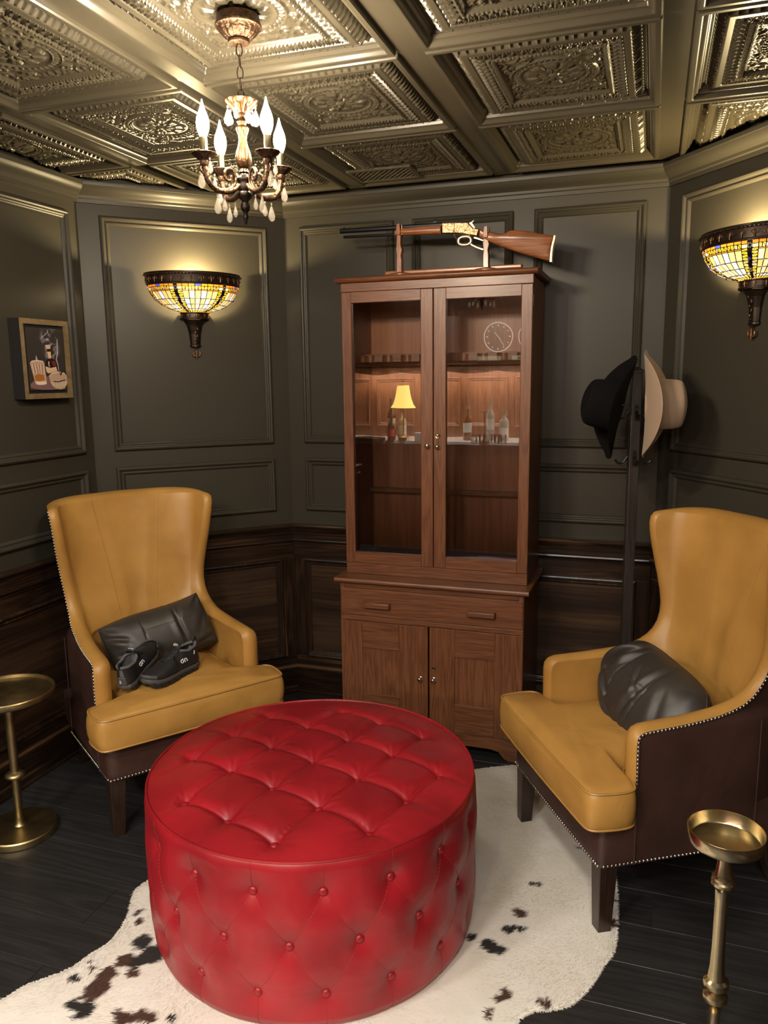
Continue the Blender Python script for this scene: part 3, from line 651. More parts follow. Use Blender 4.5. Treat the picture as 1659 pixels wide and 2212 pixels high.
# finger lever: loop ring + tail
b = MB(); pts = []
for k in range(28):
    a = 2*PI*k/28; ca, sa = math.cos(a), math.sin(a); pts.append((-.7006+.0245*math.copysign(abs(ca)**.8, ca), 0, 2.0125+.0150*math.copysign(abs(sa)**.85, sa)))
b.tube(pts, .0036, 8, closed=True, flat=2.2)
b.tube(catmull([(-.724, 0, 2.014), (-.735, 0, 2.026), (-.742, 0, 2.040)], 5), .0034, 8)
b.tube(catmull([(-.681, 0, 2.004), (-.670, 0, 1.994), (-.647, 0, 1.983), (-.626, 0, 1.9765), (-.618, 0, 1.985), (-.6155, 0, 2.002)], 6), .0026, 8, flat=1.8)
b.build('finger_lever', M['goldp'], rf)
b = MB().tube(catmull([(-.713, 0, 2.024), (-.709, 0, 2.013), (-.702, 0, 2.007)], 5), .003, 8); b.build('trigger', M['steel'], rf)
b = MB().prism([(-.660, 2.0225), (-.612, 2.003), (-.612, 2.000), (-.664, 2.018)], -.006, .006); b.build('lower_tang', M['goldp'], rf)
# ================================================================== WINGBACK CHAIRS
PROF = [(.098, .20), (.098, .27), (.097, .34), (.096, .40), (.095, .46), (.094, .51), (.094, .540), (.096, .560), (.104, .571), (.120, .577), (.17, .580), (.23, .583), (.29, .588), (.345, .594), (.39, .603), (.425, .616),
        (.452, .633), (.473, .655), (.490, .682), (.499, .712), (.503, .745), (.500, .79), (.493, .84), (.484, .89), (.475, .94), (.469, .985), (.468, 1.015), (.472, 1.035), (.482, 1.047)]
def inset(z, v):
    return float(np.interp(z, [.2, .55, .575, .60, .66, .73, .80, .88, .97, 1.03, 1.06], [0, 0, .004, .022, .030, .027, .017, .005, -.005, -.012, -.012]))
def upath(hw, ve, yb, rc, back_bulge, n=17):
    """half path from the front of the left arm to the middle of the back, as n*3 points"""
    C1y = max(yb-rc, ve+(yb-ve)*.35); cx = hw-.028
    pts = [(-hw+(hw-cx)*.0, ve)]
    for t in np.linspace(0, 1, n)[1:]: pts.append((-hw+(.012)*t, ve+(C1y-ve)*t))
    A = np.array((-hw+.012, C1y)); B = np.array((-hw+.030, yb-.004)); D = np.array((-hw+.030+min(.16, rc), yb))
    for t in np.linspace(0, 1, n)[1:]: pts.append(tuple((1-t)**2*A+2*t*(1-t)*B+t*t*D))
    for t in np.linspace(0, 1, n)[1:]: pts.append((D[0]*(1-t), yb+back_bulge*math.sin(t*PI/2)))
    return pts
def make_chair(label, loc, rz):
    t = thing('wingback_chair', label, 'chair', loc, rz, None)
    inner, outer = [], []
    prof = []
    for i, (v, z) in enumerate(PROF): prof.append((v, z))
    N = 17
    for v, z in prof:
        d = inset(z, v); hw = .300-d
        th = float(np.interp(z, [.2, .56, .60, .70, .9, 1.05], [.056, .056, .050, .042, .036, .034]))
        yo = .615+.050*(z-.2)/.85+ .010*(z > .6); yi = float(np.interp(z, [.2, .45, .75, 1.05], [.475, .485, .535, .590])) 
        hp = upath(hw, v, yo, .17, .012, N); ip = upath(hw-th, v+.002, yi, .16, .006, N)
        outer.append([(x, y, z) for x, y in hp]+[(-x, y, z) for x, y in hp[-2::-1]])
        # the top of the back is slightly crowned
        inner.append([(x, y, z) for x, y in ip]+[(-x, y, z) for x, y in ip[-2::-1]])
    nr = len(prof); nc = len(inner[0])
    crown = [.010*math.sin(PI*k/(nc-1))**.6 for k in range(nc)]
    for k in range(nc):
        for rows in (inner, outer):
            for r_, f_ in ((-1, 1.0), (-2, .7), (-3, .35)):
                p = rows[r_][k]; rows[r_][k] = (p[0], p[1], p[2]+crown[k]*f_)
    b = MB(); b.grid([p for r in outer for p in r], nc, nr); b.build('outer_shell', M['brownl'], t, ang=60)
    ii = [i for i, (v, z) in enumerate(prof) if z >= .27]
    # upholstered inner face with the rolled edge
    b = MB(); b.grid([p for i in ii for p in inner[i]], nc, len(ii))
    # rolled edge strip following leading edge, top, other leading edge
    path = [(i, 0) for i in range(ii[0], nr)]+[(nr-1, k) for k in range(1, nc)]+[(i, nc-1) for i in range(nr-2, ii[0]-1, -1)]
    SEG = 7; vs = []
    for q, (i, k) in enumerate(path):
        a = Vector(inner[i][k]); c = Vector(outer[i][k])
        if k in (0, nc-1):
            i0, i1 = max(i-1, 0), min(i+1, nr-1); dy, dz = prof[i1][0]-prof[i0][0], prof[i1][1]-prof[i0][1]; l = math.hypot(dy, dz); nrm = Vector((0, -dz/l, dy/l))
            if i == nr-1: nrm = Vector((0, -.7, .7))
        else: nrm = Vector((0, 0, 1))
        w_ = (c-a).length
        for s in range(SEG+1):
            u = s/SEG; p = a.lerp(c, u)+nrm*(w_*.22*math.sin(PI*u)**.75); vs.append(p)
    b.grid(vs, SEG+1, len(path))
    b.build('upholstery', M['mustard'], t, ang=70)
    # seams down the inside back and at the wings
    b = MB()
    for s in (-1, 1):
        pts = []
        for i in ii:
            z = prof[i][1]
            if z < .46: continue
            f = (z-.46)/.6; xx = s*(.060+.072*f**1.3); row = inner[i]
            j = min(range(nc), key=lambda k: abs(row[k][0]-xx)); k2 = j+1 if row[j][0] < xx else j-1; k2 = max(0, min(nc-1, k2))
            p, q = Vector(row[j]), Vector(row[k2]); den = (q.x-p.x) or 1e-6; u = max(0, min(1, (xx-p.x)/den)); r_ = p.lerp(q, u); pts.append((xx, r_.y-.0005, r_.z))
        b.tube(catmull(pts, 3), .0016, 6)
    b.build('seam', M['piping'], t)
    # front rail
    b = MB(); pts = [(-.300, .098), (-.300, .02), (-.296, .008), (-.285, .001), (-.26, -.002), (0, -.004), (.26, -.002), (.285, .001), (.296, .008), (.300, .02), (.300, .098)]
    vs = []
    for z, o in ((.200, 0), (.204, .003), (.23, .004), (.28, .004), (.315, .001), (.328, -.006), (.332, -.016)):
        for x, y in pts: vs.append((x+(o if abs(x) > .29 else 0)*np.sign(x), y-(o if y < .03 else 0), z))
    b.grid(vs, len(pts), 7)
    n0 = len(b.v); b.add([(p[0], p[1], .332) for p in vs[-len(pts):]], [tuple(range(len(pts)))]); b.add([(p[0], p[1], .200) for p in vs[:len(pts)]], [tuple(range(len(pts)))])
    b.build('front_rail', M['brownl'], t, ang=50)
    MB().box(-.285, .285, .06, .60, .205, .325).build('seat_deck', M['brownl'], t)
    for s in (-1, 1):
        b = MB().tube([(s*.3035, .099, z) for z in np.linspace(.203, .55, 12)], .0022, 6); b.build('seam', M['brownl'], t)
        b = MB().tube([(s*.2955, .47, z) for z in np.linspace(.203, .575, 10)], .0018, 6); b.build('seam', M['brownl'], t)
    # legs
    for s in (-1, 1):
        b = MB(); xi = s*.272
        b.add([(xi-.027, .003, .205), (xi+.027, .003, .205), (xi+.027, .055, .205), (xi-.027, .055, .205), (xi-.019+.004*s, .006, 0), (xi+.019+.004*s, .006, 0), (xi+.019+.004*s, .044, 0), (xi-.019+.004*s, .044, 0)],
              [(3, 2, 1, 0), (4, 5, 6, 7), (0, 1, 5, 4), (1, 2, 6, 5), (2, 3, 7, 6), (3, 0, 4, 7)]).build('leg', M['esp_z'], t, bevel=.002)
        b = MB(); xi = s*.225; yy = .565; vs = []
        for z, dy, h in ((.205, 0, .025), (.12, .012, .022), (.05, .035, .019), (0, .060, .017)):
            vs += [(xi-h, yy+dy-h, z), (xi+h, yy+dy-h, z), (xi+h, yy+dy+h, z), (xi-h, yy+dy+h, z)]
        b.grid(vs, 4, 4, cu=True); b.f += [(3, 2, 1, 0), (12, 13, 14, 15)]; b.mi += [0, 0]; b.build('leg', M['esp_z'], t, bevel=.002, ang=60)
    # T cushion
    outl = [(.338, -.042), (.340, .020), (.338, .070), (.325, .086), (.250, .088), (.222, .098), (.213, .13), (.210, .30), (.205, .44), (.19, .475), (.10, .485), (0, .487)]
    right_ = catmull([(0, -.058), (.12, -.057), (.24, -.055), (.310, -.053), (.330, -.050)], 5)+[np.array(p) for p in outl[1:]]
    full = [tuple(p) for p in right_]+[(-x, y) for x, y in right_[-2:0:-1]]
    # resample and smooth the corners
    P = np.array(full); seg = np.linalg.norm(np.roll(P, -1, 0)-P, axis=1); cum = np.concatenate([[0], np.cumsum(seg)]); NP = 150
    u = np.linspace(0, cum[-1], NP, endpoint=False); Px = np.interp(u, cum, np.append(P[:, 0], P[0, 0])); Py = np.interp(u, cum, np.append(P[:, 1], P[0, 1])); P = np.stack([Px, Py], -1)
    for _ in range(2): P = .5*P+.25*np.roll(P, 1, 0)+.25*np.roll(P, -1, 0)
    c0 = np.array((0, .05)); vs = []
    def puff(x, y): return max(0, 1-(x/.35)**2)*max(0, 1-((y-.20)/.34)**2)
    side = [(.332, .985), (.336, .997), (.345, 1.004), (.365, 1.012), (.390, 1.014), (.415, 1.010), (.432, 1.002), (.438, .995)]
    rows = 0
    for f in (.05, .5, .9):
        for p in P: q = c0+(p-c0)*f; vs.append((q[0], q[1], .333))
        rows += 1
    for z, s in side:
        for p in P:
            dirv = (p-c0); q = c0+dirv+dirv/np.linalg.norm(dirv)*((s-1)*.6); vs.append((q[0], q[1], z+.012*math.exp(-((abs(q[0])-.0)/.2)**2)*0))
        rows += 1
    for f in (.97, .93, .87, .8, .72, .62, .5, .38, .25, .12, .03):
        for p in P:
            q = c0+(p-c0)*f; e = 1-f; wr = .0012*math.sin(38*q[0]+9*math.sin(14*q[1]))*math.sin(31*q[1])
            vs.append((q[0], q[1], .438+.006*min(1, e*14)+.036*puff(q[0], q[1])*min(1, e*3.2)+wr*min(1, e*5)))
        rows += 1
    b = MB(); b.grid(vs, NP, rows, cu=True); b.f.append(tuple((rows-1)*NP+k for k in range(NP))); b.mi.append(0); b.build('seat_cushion', M['mustard'], t, ang=75)
    for z, s in ((.438, .998), (.336, .999)):
        b = MB(); pts = []
        for p in P:
            dirv = p-c0; q = p+dirv/np.linalg.norm(dirv)*((s-1)*.6+.001); pts.append((q[0], q[1], z+.001))
        b.tube(pts, .0034, 6, closed=True); b.build('cushion_piping', M['piping'], t)
    # nailheads
    b = MB(); R0 = .0050
    def nails(pts, nrmf, sp=.0118):
        P = [Vector(p) for p in pts]; L = 0; acc = 0.0
        for i in range(len(P)-1):
            d = (P[i+1]-P[i]).length
            while acc <= d:
                c = P[i].lerp(P[i+1], acc/d if d else 0); nr_ = nrmf(i)
                u = nr_.orthogonal().normalized(); v = nr_.cross(u); vs = []
                for r, h in ((1, 0), (.86, .45), (.5, .8)):
                    for k in range(7): a = 2*PI*k/7; vs.append(c+(u*math.cos(a)+v*math.sin(a))*R0*r+nr_*R0*h*.9)
                vs.append(c+nr_*R0*.85)
                fs = [(r*7+k, r*7+(k+1) % 7, (r+1)*7+(k+1) % 7, (r+1)*7+k) for r in range(2) for k in range(7)]+[(14+k, 14+(k+1) % 7, 21) for k in range(7)]
                b.add(vs, fs); acc += sp
            acc -= d
    for s in (-1, 1):
        k = 0 if s < 0 else nc-1
        pts = []; nn_ = []
        for i in range(2, nr):
            p = outer[i][k]; i0, i1 = max(i-1, 0), min(i+1, nr-1); dy, dz = prof[i1][0]-prof[i0][0], prof[i1][1]-prof[i0][1]; l = math.hypot(dy, dz); nv = Vector((s*.75, -dz/l*.5, dy/l*.5)).normalized()
            pts.append(Vector(p)+Vector((s*.0006, dz/l*.004, -dy/l*.004))+Vector((0, 0, 0))); nn_.append(nv)
        nails(pts, lambda i, nn_=nn_: nn_[i])
        nails([(s*.3012, .012, .2075), (s*.3012, .30, .2075), (s*.3005, .47, .2075)], lambda i, s=s: Vector((s, 0, 0)))
    nails([(-.296, -.0035, .2075), (0, -.0065, .2075), (.296, -.0035, .2075)], lambda i: Vector((0, -1, 0)))
    tag(b.build('nailhead_trim', M['nail'], t, ang=60), kind='stuff')
    return t
TH_L, TH_R = R_(55), R_(-59)
LC = (-1.466, 2.201); RC = (-.235, 2.236)
chL = make_chair('mustard leather wingback chair with brown leather sides, holding the shoes, left of the cabinet', (*LC, 0), TH_L)
chR = make_chair('mustard leather wingback chair with brown leather sides, right of the cabinet, with only a pillow', (*RC, 0), TH_R)
chL['group'] = chR['group'] = 'wingback chairs around the ottoman'

# ---- lumbar pillows
def make_pillow(label, parent_rot, loc, L=.42, H=.23, D=.15, seed=0, folds=(), fat=1.0, pinch=.07, rnd=.16):
    t = thing('lumbar_pillow', label, 'pillow', loc, 0); t.rotation_euler = parent_rot
    rng = np.random.default_rng(seed); NU, NV = 120, 70
    u = np.linspace(-1, 1, NU); v = np.linspace(-1, 1, NV); U_, V_ = np.meshgrid(u, v)
    x = L/2*U_*(1-pinch*(1-V_**2))*np.sqrt(1-rnd*V_**2/2); z = H/2*V_*(1-pinch*1.1*(1-U_**2))*np.sqrt(1-rnd*U_**2/2)
    th_ = D/2*((1-np.abs(U_)**(3.2*fat))*(1-np.abs(V_)**(2.6*fat))).clip(0)**.5
    n1 = np.zeros_like(U_)
    for k in range(7):
        ang = rng.uniform(0, PI); f = rng.uniform(2.5, 6); ph = rng.uniform(0, 6.28); n1 += np.sin(f*(np.cos(ang)*U_*1.6+np.sin(ang)*V_)+ph+1.5*np.sin(2.1*U_+ph)+1.2*np.sin(1.7*V_-ph))*rng.uniform(.3, 1)
    # wrinkles radiating from the corners
    cw = np.zeros_like(U_)
    for cx in (-1, 1):
        for cz in (-1, 1):
            dx, dz = (U_-cx)*L/2, (V_-cz)*H/2; r = np.hypot(dx, dz); a = np.arctan2(dz, dx); cw += np.sin(9*a+rng.uniform(0, 6.28))*np.exp(-((r-.03)/.045)**2)
    hgt = .0016*n1*(.35+.65*np.abs(U_))+.0034*cw*np.minimum(1, th_/.01)
    for s in (-.32, .32): hgt -= .0050*np.exp(-((U_-s-.02*np.sin(2*V_))/.014)**2)
    hgt -= .0022*np.exp(-((V_-.22-.02*U_)/.012)**2)*(np.abs(U_) < .31)
    for (u0, v0, u1, v1, dep, wd) in folds:
        d, tt = seg_d(U_*L/2, V_*H/2, np.array((u0*L/2, v0*H/2)), np.array((u1*L/2, v1*H/2))); tp = np.sin(np.clip(tt, .02, .98)*PI)**.6
        side = ((U_-u0)*L/2*(v1-v0)*H/2-(V_-v0)*H/2*(u1-u0)*L/2)/(1e-6+math.hypot((u1-u0)*L/2, (v1-v0)*H/2))
        hgt += tp*(-dep*np.exp(-(d/wd)**2)+.75*dep*np.exp(-((side-wd*2.1)/(wd*1.5))**2)*np.exp(-(np.maximum(0, d-np.abs(side))/wd)**2))
    sk = .010*np.sin(2.4*U_+seed)
    fr = np.stack([x, -th_-hgt, z+sk], -1).reshape(-1, 3); bk = np.stack([x, th_+.4*hgt, z+sk], -1).reshape(-1, 3)
    F1 = gridF(NU, NV); F2 = F1[:, ::-1]+NU*NV
    o = np_mesh('pillow_cover', np.concatenate([fr, bk]), np.concatenate([F1, F2]), M['greyl'], t, ang=80)
    fg = fr.reshape(NV, NU, 3)
    b = MB(); bd = [fg[0, i] for i in range(0, NU, 3)]+[fg[j, NU-1] for j in range(0, NV, 3)]+[fg[NV-1, i] for i in range(NU-1, -1, -3)]+[fg[j, 0] for j in range(NV-1, -1, -3)]
    b.tube(bd, .0016, 6, closed=True); b.build('edge_seam', M['greyl'], t)
    b = MB()
    for s in (-.32, .32):
        b.tube([fg[j, int(np.argmin(abs(u-s-.02*math.sin(2*v[j]))))]+np.array((.004*np.sign(s), -.0008, 0)) for j in range(2, NV-2, 2)], .0009, 5)
    j = int(np.argmin(abs(v-.22))); b.tube([fg[j, i]+np.array((0, -.0005, .0025)) for i in range(NU) if abs(u[i]) < .30], .0008, 5)
    b.build('seam', M['greyl'], t)
    return t
def seg_d(X, Y, p, q):
    d = q-p; t = np.clip(((X-p[0])*d[0]+(Y-p[1])*d[1])/(d@d), 0, 1); return np.hypot(X-p[0]-t*d[0], Y-p[1]-t*d[1]), t
def ch_world(c, th, lx, ly): return (c[0]+lx*math.cos(th)-ly*math.sin(th), c[1]+lx*math.sin(th)+ly*math.cos(th))
px, py = ch_world(LC, TH_L, .018, .345)
plL = make_pillow('charcoal leather lumbar pillow behind the black shoes on the left chair', (R_(-27), R_(-13), TH_L), (px, py, .550), L=.425, H=.225, D=.165, seed=3, fat=.9, rnd=.30,
    folds=((-.95, .55, -.60, .1, .010, .010), (-.9, -.2, -.55, -.5, .009, .009), (.34, .95, .36, -.9, .010, .009), (.45, .9, .40, .3, .005, .008), (.9, .2, .62, -.5, .004, .012), (.95, -.7, .5, -.8, .006, .008), (-.30, -.6, .2, -.85, .005, .01)))
px, py = ch_world(RC, TH_R, .012, .305)
plR = make_pillow('crumpled charcoal leather lumbar pillow leaning in the right-hand chair', (R_(-33), R_(7), TH_R), (px, py, .538), L=.45, H=.285, D=.21, seed=11, fat=.85, pinch=.0, rnd=.80,
    folds=((-.45, .85, -.80, -.35, .024, .013), (-.30, .75, -.36, .2, .010, .012), (-.75, -.1, -.2, -.55, .010, .012), (-.6, -.6, .1, -.7, .008, .012), (-.05, .55, .30, -.15, .004, .006), (.34, .9, .1, -.9, .008, .009), (.55, .5, .75, -.6, .005, .012)))
plL['group'] = plR['group'] = 'lumbar pillows on the chairs'
# ================================================================== OTTOMAN
OC = (-.857, 1.853); OR = .452
ot = thing('tufted_ottoman', 'round red leather button-tufted ottoman on the cowhide rug', 'ottoman', (*OC, .004))
la = np.array((.149, -.0438)); lb = np.array((.0465, .1525)); l0 = np.array((.012, -.020))
sites = {}
for i in range(-2, 3):
    for j in range(-2, 3):
        if abs(i) == 2 and abs(j) == 2: continue
        sites[(i, j)] = l0+la*i+lb*j
segs = []
for (i, j), p in sites.items():
    for d in ((1, 0), (0, 1)):
        if (i+d[0], j+d[1]) in sites: segs.append((p, sites[(i+d[0], j+d[1])], 1.0))
rimseg = []
for (i, j), p in sites.items():
    for d in ((1, 0), (0, 1), (-1, 0), (0, -1)):
        if (i+d[0], j+d[1]) not in sites:
            dv = (la*d[0]+lb*d[1]); q = p+dv*1.0; r_ = np.linalg.norm(q)
            # run out to the rim
            dirn = dv/np.linalg.norm(dv); bq = p@dirn; t_ = -bq+math.sqrt(max(0, bq*bq-(p@p-(OR-.012)**2))); q = p+dirn*t_
            if t_ < .30 and (abs(i) != 1 or abs(j) != 2) or t_ < .10: rimseg.append((p, q, .55))
def seg_dist(X, Y, p, q):
    d = q-p; L2 = d@d; t = np.clip(((X-p[0])*d[0]+(Y-p[1])*d[1])/L2, 0, 1); return np.hypot(X-p[0]-t*d[0], Y-p[1]-t*d[1]), t
NR, NT = 150, 300
rad = np.linspace(0, 1, NR)**.85; th = np.linspace(0, 2*PI, NT, endpoint=False)
RRg, TT = np.meshgrid(rad*(OR-.006), th, indexing='ij'); X = RRg*np.cos(TT); Y = RRg*np.sin(TT)
rn = RRg/(OR-.006)
base = .437+.036*(1-rn**3.2)
cut = np.zeros_like(X); dmin = np.full_like(X, 9.)
for p, q, s in segs+rimseg:
    d, t = seg_dist(X, Y, p, q); f = s if s == 1.0 else s*(1-.75*t)
    cut = np.maximum(cut, f*(.0075*np.exp(-(d/.013)**2)+.0044*np.exp(-(d/.0028)**2)))
bt = np.zeros_like(X); pk = np.zeros_like(X)
for p in sites.values():
    d = np.hypot(X-p[0], Y-p[1]); a = np.arctan2(Y-p[1], X-p[0]); bt = np.maximum(bt, .0150*np.exp(-(d/.026)**1.4))
    pk += .0011*np.sin(11*a+9*p[0]*40)*np.exp(-((d-.035)/.022)**2)
Z = base-cut*1.0-bt+pk*(1-.3*rn)+.0008*np.sin(31*X+9*Y)*np.sin(27*Y-8*X)
V = np.stack([X.ravel(), Y.ravel(), Z.ravel()], -1); F = gridF(NT, NR, cu=True)
np_mesh('seat_top', V, F, M['redl'], ot)
# side
side_b = []
st0 = -84.2
for k in range(17):
    a = st0+k*360/17; side_b.append((a, .357, 0)); side_b.append((a+180/17, .223, 1)); side_b.append((a, .093, 2))
NT2, NZ = 720, 120
th2 = np.linspace(0, 2*PI, NT2, endpoint=False); zz = np.linspace(0, 1, NZ)
ZZ, TH2 = np.meshgrid(zz*.437, th2, indexing='ij')
prof = np.interp(ZZ, [0, .006, .03, .10, .22, .34, .42, .432, .437], [-.030, -.016, -.004, .004, .008, .007, .002, -.002, -.006])
Rs = OR+prof
def adiff(a): return (a+PI) % (2*PI)-PI
dep = np.zeros_like(ZZ); ln = np.zeros_like(ZZ)
sidesegs = []
def sseg(a0, z0, a1, z1, s):
    sidesegs.append((a0, z0, a1, z1, s))
for k in range(17):
    a = R_(st0+k*360/17); h = PI/17
    sseg(a, .357, a-h, .223, 1); sseg(a, .357, a+h, .223, 1); sseg(a-h, .223, a, .093, 1); sseg(a+h, .223, a, .093, 1)
    sseg(a, .357, a, .436, .35); sseg(a, .093, a, .008, .5)
for a, z, r in side_b:
    d = np.hypot(adiff(TH2-R_(a))*OR, ZZ-z); dep = np.maximum(dep, .0215*np.exp(-(d/.036)**1.3))
for a0, z0, a1, z1, s in sidesegs:
    x = adiff(TH2-a0)*OR; y = ZZ-z0; dx = adiff(a1-a0)*OR; dy = z1-z0; t = np.clip((x*dx+y*dy)/(dx*dx+dy*dy), 0, 1)
    d = np.hypot(x-t*dx, y-t*dy); ln = np.maximum(ln, s*(.0026*np.exp(-(d/.017)**2)+.0008*np.exp(-(d/.0025)**2)))
Rs = Rs-np.maximum(dep, ln)-.35*np.minimum(dep, ln)
V = np.stack([(Rs*np.cos(TH2)).ravel(), (Rs*np.sin(TH2)).ravel(), ZZ.ravel()], -1)
np_mesh('side_cover', V, gridF(NT2, NZ, cu=True), M['redl'], ot)
def side_pt(a, z, off=.0006):
    j = int(round(z/.437*(NZ-1))); j = max(0, min(NZ-1, j)); i = int(round((a % (2*PI))/(2*PI)*NT2)) % NT2; r = Rs[j, i]+off; return (r*math.cos(a), r*math.sin(a), z)
def top_pt(p, off=.0006):
    r = math.hypot(*p); i = int(round((math.atan2(p[1], p[0]) % (2*PI))/(2*PI)*NT)) % NT; j = int(np.argmin(abs(rad*(OR-.006)-r))); return (p[0], p[1], Z[j, i]+off)
b = MB(); b.tube([((OR-.0055)*math.cos(a), (OR-.0055)*math.sin(a), .4375) for a in np.linspace(0, 2*PI, 140, endpoint=False)], .0034, 8, closed=True); b.build('piping', M['redl'], ot)
b = MB()
for a0, z0, a1, z1, s in sidesegs:
    n_ = 17; pts = [side_pt(a0+adiff(a1-a0)*t, z0+(z1-z0)*t) for t in np.linspace(.06, 1 if s < 1 else .94, n_)]
    for k in range(0, n_-1): 
        p, q = Vector(pts[k]), Vector(pts[k+1]); b.tube([p.lerp(q, .12), p.lerp(q, .80)], .00055, 4, cap=False)
tag(b.build('stitching', M['stitch'], ot, smooth=False, recalc=False), kind='stuff')
def button(c, nrm):
    u = nrm.orthogonal().normalized(); v = nrm.cross(u); b = MB(); vs = []; n_ = 14
    for r, h in ((.0108, -.002), (.0113, .001), (.0100, .0040), (.0064, .0060), (.0024, .0068)):
        for k in range(n_): a = 2*PI*k/n_; vs.append((r*math.cos(a), r*math.sin(a), h))
    b.grid(vs, n_, 5, cu=True); b.f.append(tuple(range(4*n_, 5*n_))); b.mi.append(0); return b
pb = button(None, Vector((0, 0, 1))).build('button', M['redl'], ot, ang=70); first = True
def place_button(c, nrm):
    global first
    o = pb if first else copy_obj(pb, ot); first = False
    o.location = c; o.rotation_mode = 'QUATERNION'; o.rotation_quaternion = Vector((0, 0, 1)).rotation_difference(nrm)
for p in sites.values():
    c = top_pt(p); place_button((c[0], c[1], c[2]+.0015), Vector((0, 0, 1)))
for a, z, r in side_b:
    c = side_pt(R_(a), z, .002); place_button(c, Vector((math.cos(R_(a)), math.sin(R_(a)), 0)))

# ================================================================== COWHIDE RUG
out = [(-.444, 2.846), (-.40, 2.80), (-.30, 2.74), (-.20, 2.66), (-.12, 2.52), (-.07, 2.40), (-.052, 2.291), (-.040, 2.202), (-.034, 2.097), (-.032, 1.999), (-.038, 1.924), (-.061, 1.865), (-.075, 1.819), (-.097, 1.765), (-.127, 1.714), (-.168, 1.684), (-.220, 1.657), (-.245, 1.60), (-.22, 1.50), (-.16, 1.38), (-.12, 1.24), (-.18, 1.14), (-.34, 1.10),
       (-.55, 1.05), (-.72, .93), (-.86, .86), (-1.00, .92), (-1.15, 1.02), (-1.32, 1.06), (-1.46, 1.14), (-1.475, 1.24), (-1.454, 1.30), (-1.433, 1.352), (-1.397, 1.393), (-1.365, 1.44), (-1.35, 1.494), (-1.333, 1.539), (-1.336, 1.595), (-1.355, 1.658), (-1.384, 1.712), (-1.40, 1.762), (-1.385, 1.83), (-1.375, 1.90), (-1.38, 1.98), (-1.395, 2.10), (-1.36, 2.24), (-1.25, 2.36),
       (-1.10, 2.44), (-.98, 2.52), (-.86, 2.60), (-.78, 2.665), (-.697, 2.708), (-.633, 2.744), (-.553, 2.796), (-.487, 2.832)]
OUT = np.array(catmull([(a, b2) for a, b2 in out], 6, closed=True))
def pip(X, Y, P):
    ins = np.zeros(X.shape, bool); n = len(P)
    for i in range(n):
        x1, y1 = P[i]; x2, y2 = P[(i+1) % n]
        c = ((y1 > Y) != (y2 > Y)) & (X < (x2-x1)*(Y-y1)/((y2-y1) if y2 != y1 else 1e-9)+x1); ins ^= c
    return ins
def edge_d(X, Y, P):
    d = np.full(X.shape, 9.)
    for i in range(len(P)):
        p, q = P[i], P[(i+1) % len(P)]; dd, t = seg_dist(X, Y, p, q); d = np.minimum(d, dd)
    return d
def vnoise(X, Y, s, seed):
    rng = np.random.default_rng(seed); G = rng.random((256, 256)); x = X*s+97.3; y = Y*s+41.7; xi = np.floor(x).astype(int); yi = np.floor(y).astype(int); fx = x-xi; fy = y-yi; fx = fx*fx*(3-2*fx); fy = fy*fy*(3-2*fy)
    g = lambda a, b2: G[a % 256, b2 % 256]; return (g(xi, yi)*(1-fx)+g(xi+1, yi)*fx)*(1-fy)+(g(xi, yi+1)*(1-fx)+g(xi+1, yi+1)*fx)*fy
SPOTS = [(-1.33, 1.667, .011, .014, 'b'), (-1.307, 1.634, .013, .016, 'b'), (-1.249, 1.566, .024, .030, 'k'), (-1.193, 1.539, .034, .036, 'k'), (-1.225, 1.50, .03, .02, 'k'), (-1.253, 1.497, .020, .016, 'b'), (-1.263, 1.443, .022, .030, 'b'), (-1.255, 1.394, .030, .036, 'b'), (-1.238, 1.331, .022, .026, 'k'), (-1.272, 1.335, .022, .013, 'k'), (-1.315, 1.451, .012, .009, 'b'), (-1.335, 1.408, .014, .013, 'k'), (-1.338, 1.47, .010, .006, 'b'), (-1.205, 1.465, .018, .016, 'b'), (-1.09, 1.36, .030, .016, 'b'), (-1.13, 1.34, .03, .02, 'b'), (-1.022, 1.373, .015, .013, 'k'),
         (-.262, 2.150, .012, .010, 'k'), (-.282, 2.143, .012, .010, 'k'), (-.29, 2.004, .019, .014, 'b'), (-.290, 1.935, .024, .013, 'k'), (-.315, 1.922, .013, .012, 'k'), (-.344, 1.846, .024, .022, 'k'), (-.325, 1.842, .020, .018, 'k'), (-.400, 1.866, .014, .014, 'k'), (-.279, 1.694, .014, .024, 'b'), (-.290, 1.676, .012, .014, 'b'), (-.188, 1.697, .014, .013, 'b'), (-.303, 1.622, .008, .018, 'b'), (-.043, 2.145, .010, .010, 'b'), (-.044, 2.049, .012, .016, 'b'), (-.165, 2.372, .018, .006, 'k'),
         (-.45, 1.3, .07, .05, 'k'), (-.62, 1.2, .09, .04, 'b'), (-1.05, 1.2, .06, .06, 'b'), (-.8, 2.5, .04, .03, 'k')]
